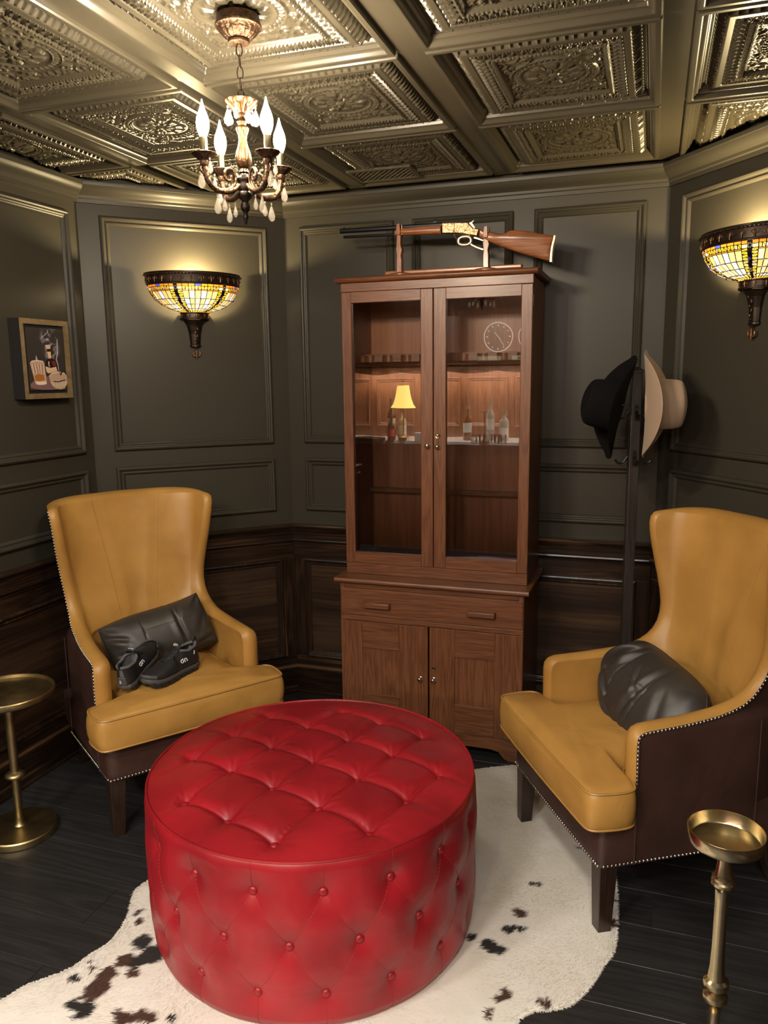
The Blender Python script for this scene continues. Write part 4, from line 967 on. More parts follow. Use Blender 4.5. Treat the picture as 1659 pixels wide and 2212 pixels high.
def hide_col(X, Y):
    c = np.empty(X.shape+(4,)); n1 = vnoise(X, Y, 9, 1); n2 = vnoise(X, Y, 31, 2); n3 = vnoise(X, Y, 150, 5)
    ivory = np.array((.82, .785, .71)); cream = np.array((.72, .655, .54)); k = np.clip(.15+.5*(n1-.5)+.35*(n2-.5)+.15*(n3-.5), 0, 1)[..., None]
    rgb = ivory*(1-k)+cream*k
    wx = X+.010*(vnoise(X, Y, 70, 11)-.5)+.012*(vnoise(X, Y, 25, 12)-.5); wy = Y+.016*(vnoise(X, Y, 90, 13)-.5)+.010*(vnoise(X, Y, 25, 14)-.5)
    for (sx, sy, rx, ry, t) in SPOTS:
        d = np.sqrt(((wx-sx)/(rx*1.08))**2+((wy-sy)/(ry*1.08))**2); f = (1-smoothstep(.88, 1.08, d))[..., None]; cc = np.array((.060, .024, .013)) if t == 'b' else np.array((.014, .011, .010)); rgb = rgb*(1-f)+cc*f
    c[..., :3] = rgb; c[..., 3] = 1; return c
G = .0085
gx = np.arange(-1.50, 0.0, G); gy = np.arange(.84, 2.87, G); GX, GY = np.meshgrid(gx, gy); INS = pip(GX, GY, OUT); ED = edge_d(GX, GY, OUT)
SGN = np.where(INS, ED, -ED); keep = SGN > -G*1.1
# snap slightly outside vertices to the outline
fl_ = keep & (SGN < 0)
if fl_.any():
    ex = GX[fl_]; ey = GY[fl_]; best = np.full(ex.shape, 9.); bx = ex.copy(); by = ey.copy()
    for i in range(len(OUT)):
        p, q = OUT[i], OUT[(i+1) % len(OUT)]; dd, t = seg_dist(ex, ey, p, q); mk = dd < best; best = np.where(mk, dd, best); bx = np.where(mk, p[0]+t*(q[0]-p[0]), bx); by = np.where(mk, p[1]+t*(q[1]-p[1]), by)
    GX[fl_] = bx; GY[fl_] = by
HZ = .0035+.0015*np.clip(SGN/.02, 0, 1)+.0016*(vnoise(GX, GY, 14, 21)-.5)*np.clip(SGN/.05, 0, 1)+.0010*(vnoise(GX, GY, 45, 22)-.5)
HZ = np.where(SGN <= 0, .0012, HZ)
idx = -np.ones(GX.shape, int); idx[keep] = np.arange(keep.sum())
q = np.stack([idx[:-1, :-1], idx[:-1, 1:], idx[1:, 1:], idx[1:, :-1]], -1).reshape(-1, 4); q = q[(q >= 0).all(1)]
def vc_mat(name, rough, sheen):
    Mx = bpy.data.materials.new(name); Mx.use_nodes = True; nt = Mx.node_tree; b_ = nt.nodes['Principled BSDF']; a = nt.nodes.new('ShaderNodeAttribute'); a.attribute_name = 'tint'; nt.links.new(a.outputs['Color'], b_.inputs['Base Color']); b_.inputs['Roughness'].default_value = rough; b_.inputs['Sheen Weight'].default_value = sheen; b_.inputs['Specular IOR Level'].default_value = .3; return Mx
M['hide'] = vc_mat('cowhide', .7, .2)
PV = np.stack([GX[keep], GY[keep], HZ[keep]], -1)
rug = np_mesh('cowhide_rug', PV, q, M['hide'], None, col=hide_col(GX[keep], GY[keep]))
tag(rug, 'white cowhide rug with black and brown spots on the dark plank floor', 'rug')
# lying hair: thin blades following a slowly turning direction
NH = 52000
hx = RNG.uniform(-1.50, 0, NH*2); hy = RNG.uniform(1.0, 2.87, NH*2); mk = pip(hx, hy, OUT); hx, hy = hx[mk][:NH], hy[mk][:NH]
# extra fringe on the edge
ii_ = RNG.integers(0, len(OUT), 5000); tt_ = RNG.random(5000); ep = OUT[ii_]+(OUT[(ii_+1) % len(OUT)]-OUT[ii_])*tt_[:, None]; hx = np.concatenate([hx, ep[:, 0]]); hy = np.concatenate([hy, ep[:, 1]])
n_ = len(hx); ang = R_(205)+1.6*(vnoise(hx, hy, 3.2, 31)-.5)*2+.9*(vnoise(hx, hy, 13, 32)-.5)*2+RNG.normal(0, .22, n_)
eo = ep-np.array((-.8, 1.8)); ang[-5000:] = np.arctan2(eo[:, 1], eo[:, 0])+RNG.normal(0, .6, 5000)
ln_ = RNG.uniform(.010, .019, n_); ln_[-5000:] *= .55; wd = RNG.uniform(.0006, .0013, n_); dx_, dy_ = np.cos(ang), np.sin(ang); z0 = .0046+.0010*(vnoise(hx, hy, 45, 22)-.5); z0[-5000:] = .0015
rise = RNG.uniform(.0005, .0022, n_)
p0 = np.stack([hx-dy_*wd, hy+dx_*wd, z0], -1); p1_ = np.stack([hx+dy_*wd, hy-dx_*wd, z0], -1); mx_ = hx+dx_*ln_*.55; my_ = hy+dy_*ln_*.55
p2 = np.stack([mx_+dy_*wd*.7, my_-dx_*wd*.7, z0+rise], -1); p3 = np.stack([mx_-dy_*wd*.7, my_+dx_*wd*.7, z0+rise], -1); p4 = np.stack([hx+dx_*ln_, hy+dy_*ln_, z0+rise*.55], -1)
HV = np.stack([p0, p1_, p2, p3, p4], 1).reshape(-1, 3); bb = np.arange(n_)*5
HF = np.concatenate([np.stack([bb, bb+1, bb+2], -1), np.stack([bb, bb+2, bb+3], -1), np.stack([bb+3, bb+2, bb+4], -1)])
hc = np.repeat(hide_col(hx, hy)[:, None, :], 5, 1); hc[..., :3] *= RNG.uniform(.92, 1.05, (n_, 1, 1))
hair = np_mesh('hide_hair', HV, HF, M['hide'], rug, col=hc.reshape(-1, 4)); tag(hair, kind='stuff')

# ================================================================== DRINK TABLES
tb = thing('drink_table', 'round aged-brass drink table with a dished top, at the left wall beside the chair', 'table', (-1.967, 1.891, 0))
MB().lathe([(0, 0), (.116, 0), (.118, .003), (.118, .022), (.115, .026), (.06, .029), (.022, .032), (.016, .040), (.0135, .055), (.0125, .06)], 64).build('base', M['agedbrass'], tb, ang=30)
MB().lathe([(.0125, .05), (.0135, .20), (.0150, .40), (.0155, .488)], 24).build('post', M['agedbrass'], tb, ang=60)
MB().lathe([(.014, .196), (.017, .198), (.022, .202), (.031, .207), (.032, .213), (.026, .219), (.017, .223), (.014, .225)], 32).build('collar', M['agedbrass'], tb, ang=60)
MB().lathe([(0, .486), (.11, .486), (.142, .489), (.146, .495), (.147, .509), (.1445, .512), (.1415, .510), (.140, .500), (.135, .4975), (0, .4975)], 72).build('tray_top', M['agedbrass'], tb, ang=35)
t2 = thing('drink_table', 'slim polished brass drink table with a rimmed dish, in the right foreground', 'table', (.182, 1.615, 0))
zt = .585
MB().lathe([(0, zt-.033), (.066, zt-.033), (.071, zt-.030), (.0725, zt-.026), (.076, zt-.001), (.0755, zt), (.0735, zt), (.0732, zt-.001), (.0700, zt-.024), (.068, zt-.027), (0, zt-.027)], 72).build('dish', M['brass'], t2, ang=35)
post = [(.013, zt-.033), (.0125, zt-.05), (.0135, zt-.075), (.0165, zt-.100), (.0175, zt-.104), (.0225, zt-.107), (.0225, zt-.112), (.0195, zt-.114), (.0235, zt-.118), (.0235, zt-.124), (.017, zt-.130), (.0145, zt-.140), (.0135, zt-.17), (.0135, zt-.27), (.015, zt-.315), (.0185, zt-.345), (.0255, zt-.350), (.0265, zt-.356), (.0265, zt-.362), (.023, zt-.366), (.013, zt-.372), (.0125, zt-.378), (.025, zt-.384), (.026, zt-.389), (.026, zt-.394), (.022, zt-.398), (.017, zt-.404), (.013, zt-.43), (.013, zt-.50), (.02, .052), (.03, .040)]
MB().lathe(post[::-1], 36).build('post', M['brass'], t2, ang=40)
MB().lathe([(0, 0), (.095, 0), (.098, .004), (.096, .012), (.08, .018), (.06, .024), (.035, .036), (.02, .05)], 56).build('base', M['brass'], t2, ang=40)
tb['group'] = t2['group'] = 'brass drink tables'

# ================================================================== CHANDELIER
CC = (-.892, 1.657)
ch = thing('chandelier', 'small four-light antique bronze chandelier with glass drops, hanging over the ottoman', 'chandelier', (*CC, 0))
b = MB(); nfl = 72; vs = []
cprof = [(.020, 2.2315), (.0225, 2.232), (.024, 2.2355), (.0225, 2.239), (.026, 2.240), (.034, 2.2455), (.041, 2.253), (.0455, 2.260), (.0475, 2.2625), (.050, 2.263), (.051, 2.266), (.049, 2.2695), (.046, 2.285)]
for i, (r, z) in enumerate(cprof):
    for k in range(nfl):
        a = 2*PI*k/nfl; fl2 = .0022*abs(math.sin(9*a)) if 4 <= i <= 7 else 0; vs.append(((r-fl2)*math.cos(a), (r-fl2)*math.sin(a), z))
b.grid(vs, nfl, len(cprof), cu=True); b.f.append(tuple(range(nfl))); b.mi.append(0); b.build('canopy', M['bronze'], ch, ang=40)
z = 2.231; lk = None
for k in range(5):
    L_ = .0275; zc = z-L_/2+.001; pts = []
    for q in range(20):
        a = 2*PI*q/20; pts.append((.0065*math.cos(a), 0, zc+(L_/2)*math.sin(a)))
    b = MB().tube(pts, .0014, 6, closed=True); l_ = b.build('chain_link', M['darkbronze'], ch); l_.rotation_euler = (0, 0, (k % 2)*PI/2+.3); z -= L_-.0042
# bottom finial + body
def fluted(name, prof, flutes, depth, m_, parent, zr):
    n_ = 64; vs = []
    for r, z in prof:
        for k in range(n_):
            a = 2*PI*k/n_; f = depth*abs(math.sin(flutes*a/2)) if zr[0] < z < zr[1] else 0; vs.append(((r-f)*math.cos(a), (r-f)*math.sin(a), z))
    return MB().grid(vs, n_, len(prof), cu=True).build(name, m_, parent, ang=45)
fluted('crown', [(.008, 2.086), (.014, 2.088), (.020, 2.094), (.026, 2.101), (.0335, 2.106), (.037, 2.110), (.036, 2.114), (.030, 2.116), (.018, 2.117), (.006, 2.120)], 16, .005, M['nearbronze'], ch, (2.090, 2.112))
fluted('stem', [(.0085, 2.090), (.0095, 2.084), (.0065, 2.080), (.0085, 2.075), (.0115, 2.071), (.009, 2.067), (.0075, 2.064), (.013, 2.060), (.0145, 2.057), (.0135, 2.053), (.0100, 2.043), (.0095, 2.034), (.0115, 2.022), (.0155, 2.010), (.0180, 2.000), (.0185, 1.992), (.0165, 1.982), (.0115, 1.975), (.0090, 1.972), (.0100, 1.968)], 10, .0026, M['nearbronze'], ch, (1.976, 2.052))
MB().lathe([(.0005, 1.8535), (.003, 1.856), (.0035, 1.862), (.0055, 1.866), (.0065, 1.871), (.005, 1.876), (.0045, 1.879), (.009, 1.884), (.0110, 1.890), (.0105, 1.897), (.007, 1.902), (.0085, 1.905), (.015, 1.911), (.0175, 1.917), (.0165, 1.922), (.0125, 1.925), (.0150, 1.928), (.0155, 1.938), (.0145, 1.943), (.0165, 1.946), (.018, 1.949), (.0175, 1.952), (.010, 1.957), (.0085, 1.962), (.0115, 1.965), (.010, 1.969)], 32).build('body', M['darkbronze'], ch, ang=45)
DIRS = [330, 240, 150, 60]; RB = .098
def crystal_bm(r, h):
    b = MB(); n_ = 8; prof = [(.0004, 0), (r*.28, -h*.12), (r*.62, -h*.36), (r, -h*.66), (r*.82, -h*.86), (r*.35, -h*.97), (.0004, -h)]; vs = []
    for q, z in prof:
        for k in range(n_): a = 2*PI*k/n_; vs.append((q*math.cos(a), q*.62*math.sin(a), z))
    b.grid(vs, n_, len(prof), cu=True); return b
cr_big = None; cr_small = None
bead = None
def hang(parent, x, y, z, big, rz):
    global cr_big, cr_small
    if big:
        if cr_big is None: o = crystal_bm(.0095, .036).build('crystal_drop', M['crystal'], parent, smooth=False); cr_big = o
        else: o = copy_obj(cr_big, parent)
    else:
        if cr_small is None: o = crystal_bm(.0072, .027).build('crystal_drop', M['crystal'], parent, smooth=False); cr_small = o
        else: o = copy_obj(cr_small, parent)
    o.location = (x, y, z-.006); o.rotation_euler = (0, 0, rz)
    b = MB().tube([(0, 0, .0065), (0, 0, -.001)], .0006, 5); b.ball((0, 0, .003), .0025, 8, 5); h = b.build('crystal_hook', M['crystal'], o)
for i, dg in enumerate(DIRS):
    a = R_(dg); c_, s_ = math.cos(a), math.sin(a)
    def P(r, z, t=0): return (r*c_-t*s_, r*s_+t*c_, z)
    b = MB(); b.tube(catmull([P(.013, 1.936), P(.028, 1.925), P(.046, 1.918), P(.066, 1.918), P(.082, 1.925), P(.092, 1.938), P(.096, 1.953), P(.098, 1.968)], 6), [.0058]*6+[.0062]*36+[.0046]*1, 10)
    # scroll curling back toward the stem
    b.tube(catmull([P(.060, 1.919), P(.040, 1.924), P(.026, 1.936), P(.023, 1.953), P(.031, 1.966), P(.044, 1.966), P(.050, 1.955), P(.046, 1.944), P(.037, 1.943), P(.035, 1.951)], 5), .0036, 8)
    b.tube(catmull([P(.094, 1.946), P(.104, 1.950), P(.109, 1.958), P(.106, 1.964)], 4), .003, 7)
    arm = b.build('arm', M['bronze'], ch)
    b = MB(); n_ = 48; vs = []; pr = [(.006, 1.962), (.010, 1.968), (.010, 1.974), (.017, 1.979), (.024, 1.984), (.0285, 1.9885), (.0275, 1.990), (.022, 1.988), (.012, 1.986), (.006, 1.986)]
    for j, (r, z) in enumerate(pr):
        for k in range(n_): q = 2*PI*k/n_; f = .0016*abs(math.sin(7*q)) if 3 <= j <= 6 else 0; vs.append((RB*c_+(r-f)*math.cos(q), RB*s_+(r-f)*math.sin(q), z))
    b.grid(vs, n_, len(pr), cu=True).build('drip_pan', M['bronze'], arm, ang=45)
    MB().lathe([(.0078, 1.986), (.0078, 2.022), (.0070, 2.0235), (0, 2.0235)], 20, (RB*c_, RB*s_, 0)).build('candle_sleeve', M['brass'], arm, ang=40)
    MB().lathe([(.0070, 2.0225), (.0082, 2.026), (.0115, 2.034), (.0138, 2.044), (.0140, 2.052), (.0122, 2.062), (.0085, 2.072), (.0050, 2.081), (.0025, 2.090), (.0008, 2.0975), (.0001, 2.099)], 20, (RB*c_, RB*s_, 0)).build('bulb', M['bulb'], arm, ang=80)
    for (r, z, t, bg) in ((.107, 1.962, 0, True), (.070, 1.914, .0, True), (.096, 1.982, .020, False), (.050, 1.914, -.004, False)):
        p = P(r, z-.004, t); hang(arm, p[0], p[1], p[2], bg, a)
for k in range(7):
    a = 2*PI*k/7+.3; hang(ch, .031*math.cos(a), .031*math.sin(a), 2.102, k % 2 == 0, a)
# ================================================================== WALL SCONCES
def gcol(name, col, trans=.13): return translucent(name, col, trans, .2)
GP = [gcol('glass_cream', (.34, .255, .13)), gcol('glass_yellow', (.60, .34, .008)), gcol('glass_orange', (.60, .13, .012)), gcol('glass_blue', (.03, .05, .75)), gcol('glass_paleblue', (.28, .40, .90)), gcol('glass_pink', (.62, .36, .26)), gcol('glass_white', (.50, .44, .34))]
LEAD = mat('dark_leading', (.012, .008, .006), .4, .6)
BP = [(0.0, .192, 1.893), (.12, .1895, 1.879), (.30, .179, 1.858), (.50, .160, 1.834), (.68, .133, 1.814), (.84, .098, 1.798), (1.0, .060, 1.788)]
def bowl_pt(a, v, off=0.0, R=None):
    r = float(np.interp(v, [q[0] for q in BP], [q[1] for q in BP]))+off; z = float(np.interp(v, [q[0] for q in BP], [q[2] for q in BP]))-off*.35
    return (r*math.cos(a), -.012-r*.76*math.sin(a), z)
def make_sconce(label, wall, lx, zoff=0.0):
    w0 = WALLS[wall]; th = w0.rotation_euler.z; x = w0.location.x+lx*math.cos(th); y = w0.location.y+lx*math.sin(th)
    t = thing('wall_sconce', label, 'wall lamp', (x, y, zoff), th, 'stained glass wall sconces')
    HA = dict(a0=PI, a1=2*PI, sy=.76, c=(0, -.012, 0))
    MB().lathe([(.190, 1.892), (.195, 1.894), (.196, 1.898), (.1945, 1.900), (.1955, 1.906), (.1985, 1.925), (.1995, 1.929), (.203, 1.931), (.203, 1.934), (.2015, 1.936), (.2025, 1.939), (.2015, 1.942), (.198, 1.9425), (.196, 1.940), (.193, 1.925), (.190, 1.900), (.188, 1.893)], 64, **HA).build('rim_band', M['darkbronze'], t, ang=30)
    b = MB()
    for k in range(46):
        a = PI+PI*(k+.5)/46; r = .2035; c = (r*math.cos(a), -.012+r*.76*math.sin(a), 1.9325); b.ball(c, .0042, 6, 4, (1, 1, .5))
    tag(b.build('beading', M['bronzehi'], t), kind='stuff')
    def fleur(s):
        b = MB(); b.tube([(0, 0, .0125*s), (0, -.001, .006*s), (0, -.0015, -.002*s), (0, 0, -.0125*s)], [.0006*s, .0028*s, .0016*s, .0022*s], 6)
        for q in (-1, 1): b.tube(catmull([(0, -.001, -.003*s), (q*.004*s, -.001, .004*s), (q*.0085*s, 0, .005*s), (q*.0095*s, 0, -.001*s), (q*.0070*s, 0, -.003*s)], 3), [.0013*s]*12+[.0008*s], 5)
        b.tube([(-.0055*s, -.001, -.004*s), (.0055*s, -.001, -.004*s)], .0013*s, 5); return b
    fp = None
    for k in range(15):
        a = PI+PI*(k+.5)/15
        o = fleur(1.05).build('fleur_de_lis', M['bronzehi'], t) if fp is None else copy_obj(fp, t); fp = fp or o
        r = .1985; o.location = (r*math.cos(a), -.012+r*.76*math.sin(a), 1.914); o.rotation_euler = (-.12, 0, math.atan2(math.sin(a)/.76, math.cos(a))+PI/2)
    # stained glass bowl: each pane is a face set in dark leading
    pn = MB(); ld = MB()
    def pane(a0, a1, v0, v1, ci, tri=0, gp=.0016):
        vm = (v0+v1)/2; r = float(np.interp(vm, [q[0] for q in BP], [q[1] for q in BP])); ga = gp/r; gv = gp/.115*.75
        A0, A1, V0, V1 = a0+ga, a1-ga, v0+gv, v1-gv
        C = [bowl_pt(A0, V0, .0006), bowl_pt(A1, V0, .0006), bowl_pt(A1, V1, .0006), bowl_pt(A0, V1, .0006)]
        if tri == 0: pn.add(C, [(0, 1, 2, 3)], ci)
        elif tri == 1: pn.add([C[0], C[1], C[3]], [(0, 1, 2)], ci); pn.add([bowl_pt(A1, V0+gv*2, .0006), C[2], bowl_pt(A0+ga*2, V1, .0006)], [(0, 1, 2)], ci)
        else: pn.add([C[0], C[1], C[2]], [(0, 1, 2)], ci); pn.add([bowl_pt(A0, V0+gv*2, .0006), bowl_pt(A1-ga*2, V1, .0006), C[3]], [(0, 1, 2)], ci)
        O = [bowl_pt(a0, v0), bowl_pt(a1, v0), bowl_pt(a1, v1), bowl_pt(a0, v1)]; I = [bowl_pt(A0, V0, .0012), bowl_pt(A1, V0, .0012), bowl_pt(A1, V1, .0012), bowl_pt(A0, V1, .0012)]
        ld.add(O+I, [(0, 1, 5, 4), (1, 2, 6, 5), (2, 3, 7, 6), (3, 0, 4, 7)])
        if tri:
            p, q = (1, 3) if tri == 1 else (0, 2); ld.tube([C[p], C[q]], .0010, 4)
    rng = random.Random(5)
    ribs = [R_(6), R_(58), R_(122), R_(174)]; hb = R_(8.5)
    for rc in ribs:
        # rib: dark centre, yellow triangles either side
        for s in (-1, 1):
            for k in range(11):
                v0, v1 = .20+.8*k/11, .20+.8*(k+1)/11; a0, a1 = sorted((rc+s*R_(2.2), rc+s*hb))
                if a1 < .01 or a0 > PI-.01: continue
                pane(max(a0, .005), min(a1, PI-.005), v0, v1, [1, 1, 1, 1, 0, 5, 1, 1, 6, 1, 0][k], 1+k % 2)
            for (v0, v1, ci) in ((0, .10, 2), (.10, .20, 6)):
                a0, a1 = sorted((rc+s*R_(2.2), rc+s*hb)); 
                if a1 > .01 and a0 < PI-.01: pane(max(a0, .005), min(a1, PI-.005), v0, v1, ci)
        a0, a1 = max(rc-R_(2.2), .005), min(rc+R_(2.2), PI-.005); ld.add([bowl_pt(a0, 0, .001), bowl_pt(a1, 0, .001)]+[bowl_pt(q, v, .001) for v in (.3, .6, .8, 1) for q in (a0, a1)], [(0, 1, 3, 2), (2, 3, 5, 4), (4, 5, 7, 6), (6, 7, 9, 8)])
        for v, r in ((.13, .011), (.72, .008)):
            for k in range(7):
                q = 2*PI*k/7; c = Vector(bowl_pt(min(max(rc+r*.55*math.cos(q)/.17, .01), PI-.01), v+r*.55*math.sin(q)/.115, .002)); pn.ball(c, r*.26, 6, 4, (1, .6, 1), 6)
        c = bowl_pt(min(max(rc, .02), PI-.02), .45, .002); pn.ball(c, .0042, 8, 5, (1, .6, 1), 3)
    secs = [(ribs[0]+hb, ribs[1]-hb), (ribs[1]+hb, ribs[2]-hb), (ribs[2]+hb, ribs[3]-hb)]
    for a0, a1 in secs:
        nc = 6 if a1-a0 > .75 else 5; W = (a1-a0)/nc
        for k in range(nc):
            A, Bq = a0+W*k, a0+W*(k+1)
            pane(A, Bq, 0, .085, 3 if k == nc//2 else 2); pane(A, (A+Bq)/2, .085, .20, 1, 1+k % 2); pane((A+Bq)/2, Bq, .085, .20, 1 if k % 3 else 0, 2-k % 2)
            pane(A, Bq, .20, .235, 2)
            pane(A, Bq, .235, .49, 4 if (k == 2) else [0, 0, 5, 0, 6, 0][k]); pane(A, Bq, .49, .67, [0, 6, 0, 5, 0, 4][k]); pane(A, Bq, .67, .83, [6, 4, 0, 6, 0, 6][k]); pane(A, Bq, .83, .93, [0, 6, 4, 0, 6, 0][k]); pane(A, Bq, .93, 1.0, 1)
            if k: 
                for v in (.49, .67, .83): pn.ball(bowl_pt(A, v, .0016), .0034 if v < .6 else .0028, 6, 4, (1, .6, 1), 3 if k % 2 else 4)
    ld.build('leading', LEAD, t, smooth=False, recalc=False)
    tag(pn.build('glass_panes', GP, t, smooth=False, recalc=False), kind='stuff')
    # pale inner rim against the wall
    b = MB()
    for a in (0.0, PI):
        pass
    MB().lathe([(.058, 1.757), (.062, 1.759), (.0625, 1.764), (.058, 1.766), (.0585, 1.782), (.062, 1.784), (.0625, 1.788), (.059, 1.790), (.02, 1.790)], 40, a0=PI, a1=2*PI, sy=.80, c=(0, -.006, 0)).build('collar', M['darkbronze'], t, ang=30)
    b = MB()
    for k in range(22):
        a = PI+PI*(k+.5)/22; r = .0625; b.ball((r*math.cos(a), -.006+r*.8*math.sin(a), 1.786), .0030, 6, 4, (1, 1, .6))
    tag(b.build('beading', M['bronzehi'], t), kind='stuff')
    for k in range(5):
        a = PI+PI*(k+.5)/5; o = copy_obj(fp, t); o.scale = (.8, .8, .8); r = .059; o.location = (r*math.cos(a), -.006+r*.8*math.sin(a), 1.774); o.rotation_euler = (0, 0, a+PI/2)
    MB().lathe([(.004, 1.640), (.020, 1.642), (.0245, 1.647), (.0245, 1.652), (.022, 1.655), (.026, 1.70), (.034, 1.735), (.046, 1.752), (.052, 1.757)], 8, a0=PI, a1=2*PI, sy=.85, c=(0, 0, 0)).build('stem', M['darkbronze'], t, smooth=False)
    b = MB()
    for (q, z, r) in ((-.3, 1.735, .005), (.2, 1.72, .006), (-.1, 1.705, .005), (.15, 1.69, .0055), (-.12, 1.675, .0045), (0, 1.662, .004)): b.ball((q*.03, -.032+(1.757-z)*.10, z), r, 8, 5, (1, .5, 1.3))
    tag(b.build('relief', M['bronze'], t), kind='stuff')
    b = MB(); b.lathe([(.0005, 1.592), (.003, 1.598), (.0048, 1.610), (.003, 1.621), (.0042, 1.624), (.003, 1.628), (.0035, 1.636), (.008, 1.641), (.004, 1.644)], 12, (0, -.014, 0))
    for s in (-1, 1): b.tube(catmull([(s*.002, -.014, 1.609), (s*.009, -.014, 1.606), (s*.0145, -.014, 1.612), (s*.0150, -.014, 1.622), (s*.0125, -.014, 1.628)], 4), [.0032]*14+[.0022, .0012, .0006], 7)
    b.build('finial', M['bronzehi'], t)
    p = lamp('POINT', 'sconce_bulb_light', (0, -.056, 1.900), SCONCE_W, (1, .78, .40), .02); p.parent = t
    return t
make_sconce('stained glass wall sconce above the left armchair', 'back_left', .858-.416)
make_sconce('stained glass wall sconce at the right edge, near the hat rack', 'back_right', .470, .02)

# ================================================================== FRAMED PICTURE on the left wall
pw, phh, dp = .247, .287, .052
pic = thing('framed_picture', 'small gold-edged framed picture of whisky glasses, bottle and smoke, on the left wall', 'picture', (-2.1867, 2.3885, 1.588), PI/2)
FR = mat('champagne_frame', (.33, .235, .12), .4, .35, noise=.3, nscale=40)
SIDE = mat('black_frame_side', (.012, .011, .011), .5)
b = MB(); hw, hh, fw_ = pw/2, phh/2, .019
for z0 in (0,):
    o = [(-hw, -hh), (hw, -hh), (hw, hh), (-hw, hh)]; i_ = [(-hw+fw_, -hh+fw_), (hw-fw_, -hh+fw_), (hw-fw_, hh-fw_), (-hw+fw_, hh-fw_)]
    vs = [(x, -dp, z) for x, z in o]+[(x, -dp, z) for x, z in i_]+[(x, -dp+.010, z) for x, z in i_]
    b.add(vs, [(k, (k+1) % 4, (k+1) % 4+4, k+4) for k in range(4)]+[(k+4, (k+1) % 4+4, (k+1) % 4+8, k+8) for k in range(4)])
b.build('frame', FR, pic, smooth=False)
b = MB(); vs = [(x, -dp+.0005, z) for x, z in o]+[(x, 0, z) for x, z in o]; b.add(vs, [(k, (k+1) % 4, (k+1) % 4+4, k+4) for k in range(4)]+[(4, 5, 6, 7)]); b.build('frame_side', SIDE, pic, smooth=False)
MB().box(-hw+fw_-.001, hw-fw_+.001, -dp+.010, -dp+.014, -hh+fw_-.001, hh-fw_+.001).build('float_gap', M['black'], pic, smooth=False)
cw, chh = hw-fw_-.011, hh-fw_-.012
def smoke_mat():
    Mx = bpy.data.materials.new('canvas_print'); Mx.use_nodes = True; nt = Mx.node_tree; b_ = nt.nodes['Principled BSDF']; L = nt.links
    tc = nt.nodes.new('ShaderNodeTexCoord'); n = nt.nodes.new('ShaderNodeTexNoise'); n.inputs['Scale'].default_value = 22; n.inputs['Detail'].default_value = 5; n.inputs['Distortion'].default_value = 2.2; L.new(tc.outputs['Object'], n.inputs['Vector'])
    g = nt.nodes.new('ShaderNodeVectorMath'); g.operation = 'DISTANCE'; mp = nt.nodes.new('ShaderNodeMapping'); mp.inputs['Scale'].default_value = (1, 0, .55); L.new(tc.outputs['Object'], mp.inputs[0]); L.new(mp.outputs[0], g.inputs[0]); g.inputs[1].default_value = (.022, 0, .032)
    r1 = nt.nodes.new('ShaderNodeMapRange'); r1.inputs[1].default_value = .055; r1.inputs[2].default_value = .0; L.new(g.outputs['Value'], r1.inputs[0])
    r2 = nt.nodes.new('ShaderNodeMapRange'); r2.inputs[1].default_value = .48; r2.inputs[2].default_value = .72; L.new(n.outputs['Fac'], r2.inputs[0])
    mu = nt.nodes.new('ShaderNodeMath'); mu.operation = 'MULTIPLY'; L.new(r1.outputs[0], mu.inputs[0]); L.new(r2.outputs[0], mu.inputs[1])
    mx = nt.nodes.new('ShaderNodeMix'); mx.data_type = 'RGBA'; L.new(mu.outputs[0], mx.inputs[0]); mx.inputs[6].default_value = (.038, .032, .030, 1); mx.inputs[7].default_value = (.75, .70, .82, 1); L.new(mx.outputs[2], b_.inputs['Base Color']); b_.inputs['Roughness'].default_value = .45; return Mx
b = MB(); yv = -dp+.0035
MB().box(-cw, cw, yv, -dp+.012, -chh, chh).build('canvas', smoke_mat(), pic, smooth=False)
PP = {k: mat('print_'+k, c, .45) for k, c in dict(glass=(.52, .36, .26), glasshi=(.80, .66, .52), amber=(.42, .15, .03), bottle=(.022, .008, .008), cream=(.72, .50, .32), plum=(.22, .12, .13), smoke=(.45, .40, .47), dark=(.03, .02, .018), red=(.16, .03, .035)).items()}
def flat(name, poly, col, lay): 
    bb_ = MB(); bb_.add([(x*cw, yv-.0003*lay, z*chh) for x, z in poly], [tuple(range(len(poly)))]); return bb_.build(name, PP[col], pic, smooth=False, recalc=False)
def U(px, py): return ((px-680)/345.0, -((py-1075)/590.0))    # sketch coordinates of the print
flat('printed_table', [U(345, 1545), U(420, 1480), U(700, 1390), U(1000, 1480), U(1000, 1640), U(800, 1660), U(560, 1660), U(345, 1620)], 'plum', 1)
flat('printed_bottle', [U(700, 830), U(770, 830), U(775, 1040), U(840, 1090), U(870, 1180), U(860, 1340), U(670, 1340), U(645, 1220), U(650, 1120), U(705, 1050)], 'bottle', 2)
flat('printed_cork', [U(672, 800), U(770, 795), U(765, 870), U(690, 875)], 'cream', 3); flat('printed_neck_label', [U(700, 930), U(765, 925), U(772, 1050), U(712, 1060)], 'cream', 3)
flat('printed_label', [U(645, 1210), U(740, 1240), U(850, 1215), U(865, 1300), U(700, 1345), U(660, 1320)], 'cream', 3)
flat('printed_highlight', [U(705, 1115), U(722, 1120), U(718, 1190), U(735, 1220), U(705, 1200)], 'glasshi', 4); flat('printed_seal', [U(770, 1110), U(830, 1100), U(860, 1170), U(820, 1230), U(775, 1170)], 'red', 3)
flat('printed_tumbler', [U(362, 1150), U(400, 1105), U(500, 1090), U(600, 1105), U(628, 1145), U(648, 1540), U(600, 1565), U(480, 1565), U(432, 1540)], 'glass', 3)
for k in range(9): x = 395+k*26; flat('printed_cut', [U(x, 1170), U(x+9, 1170), U(x+9+22*(k < 5), 1350), U(x+22*(k < 5), 1350)], 'plum' if k % 2 else 'glasshi', 4)
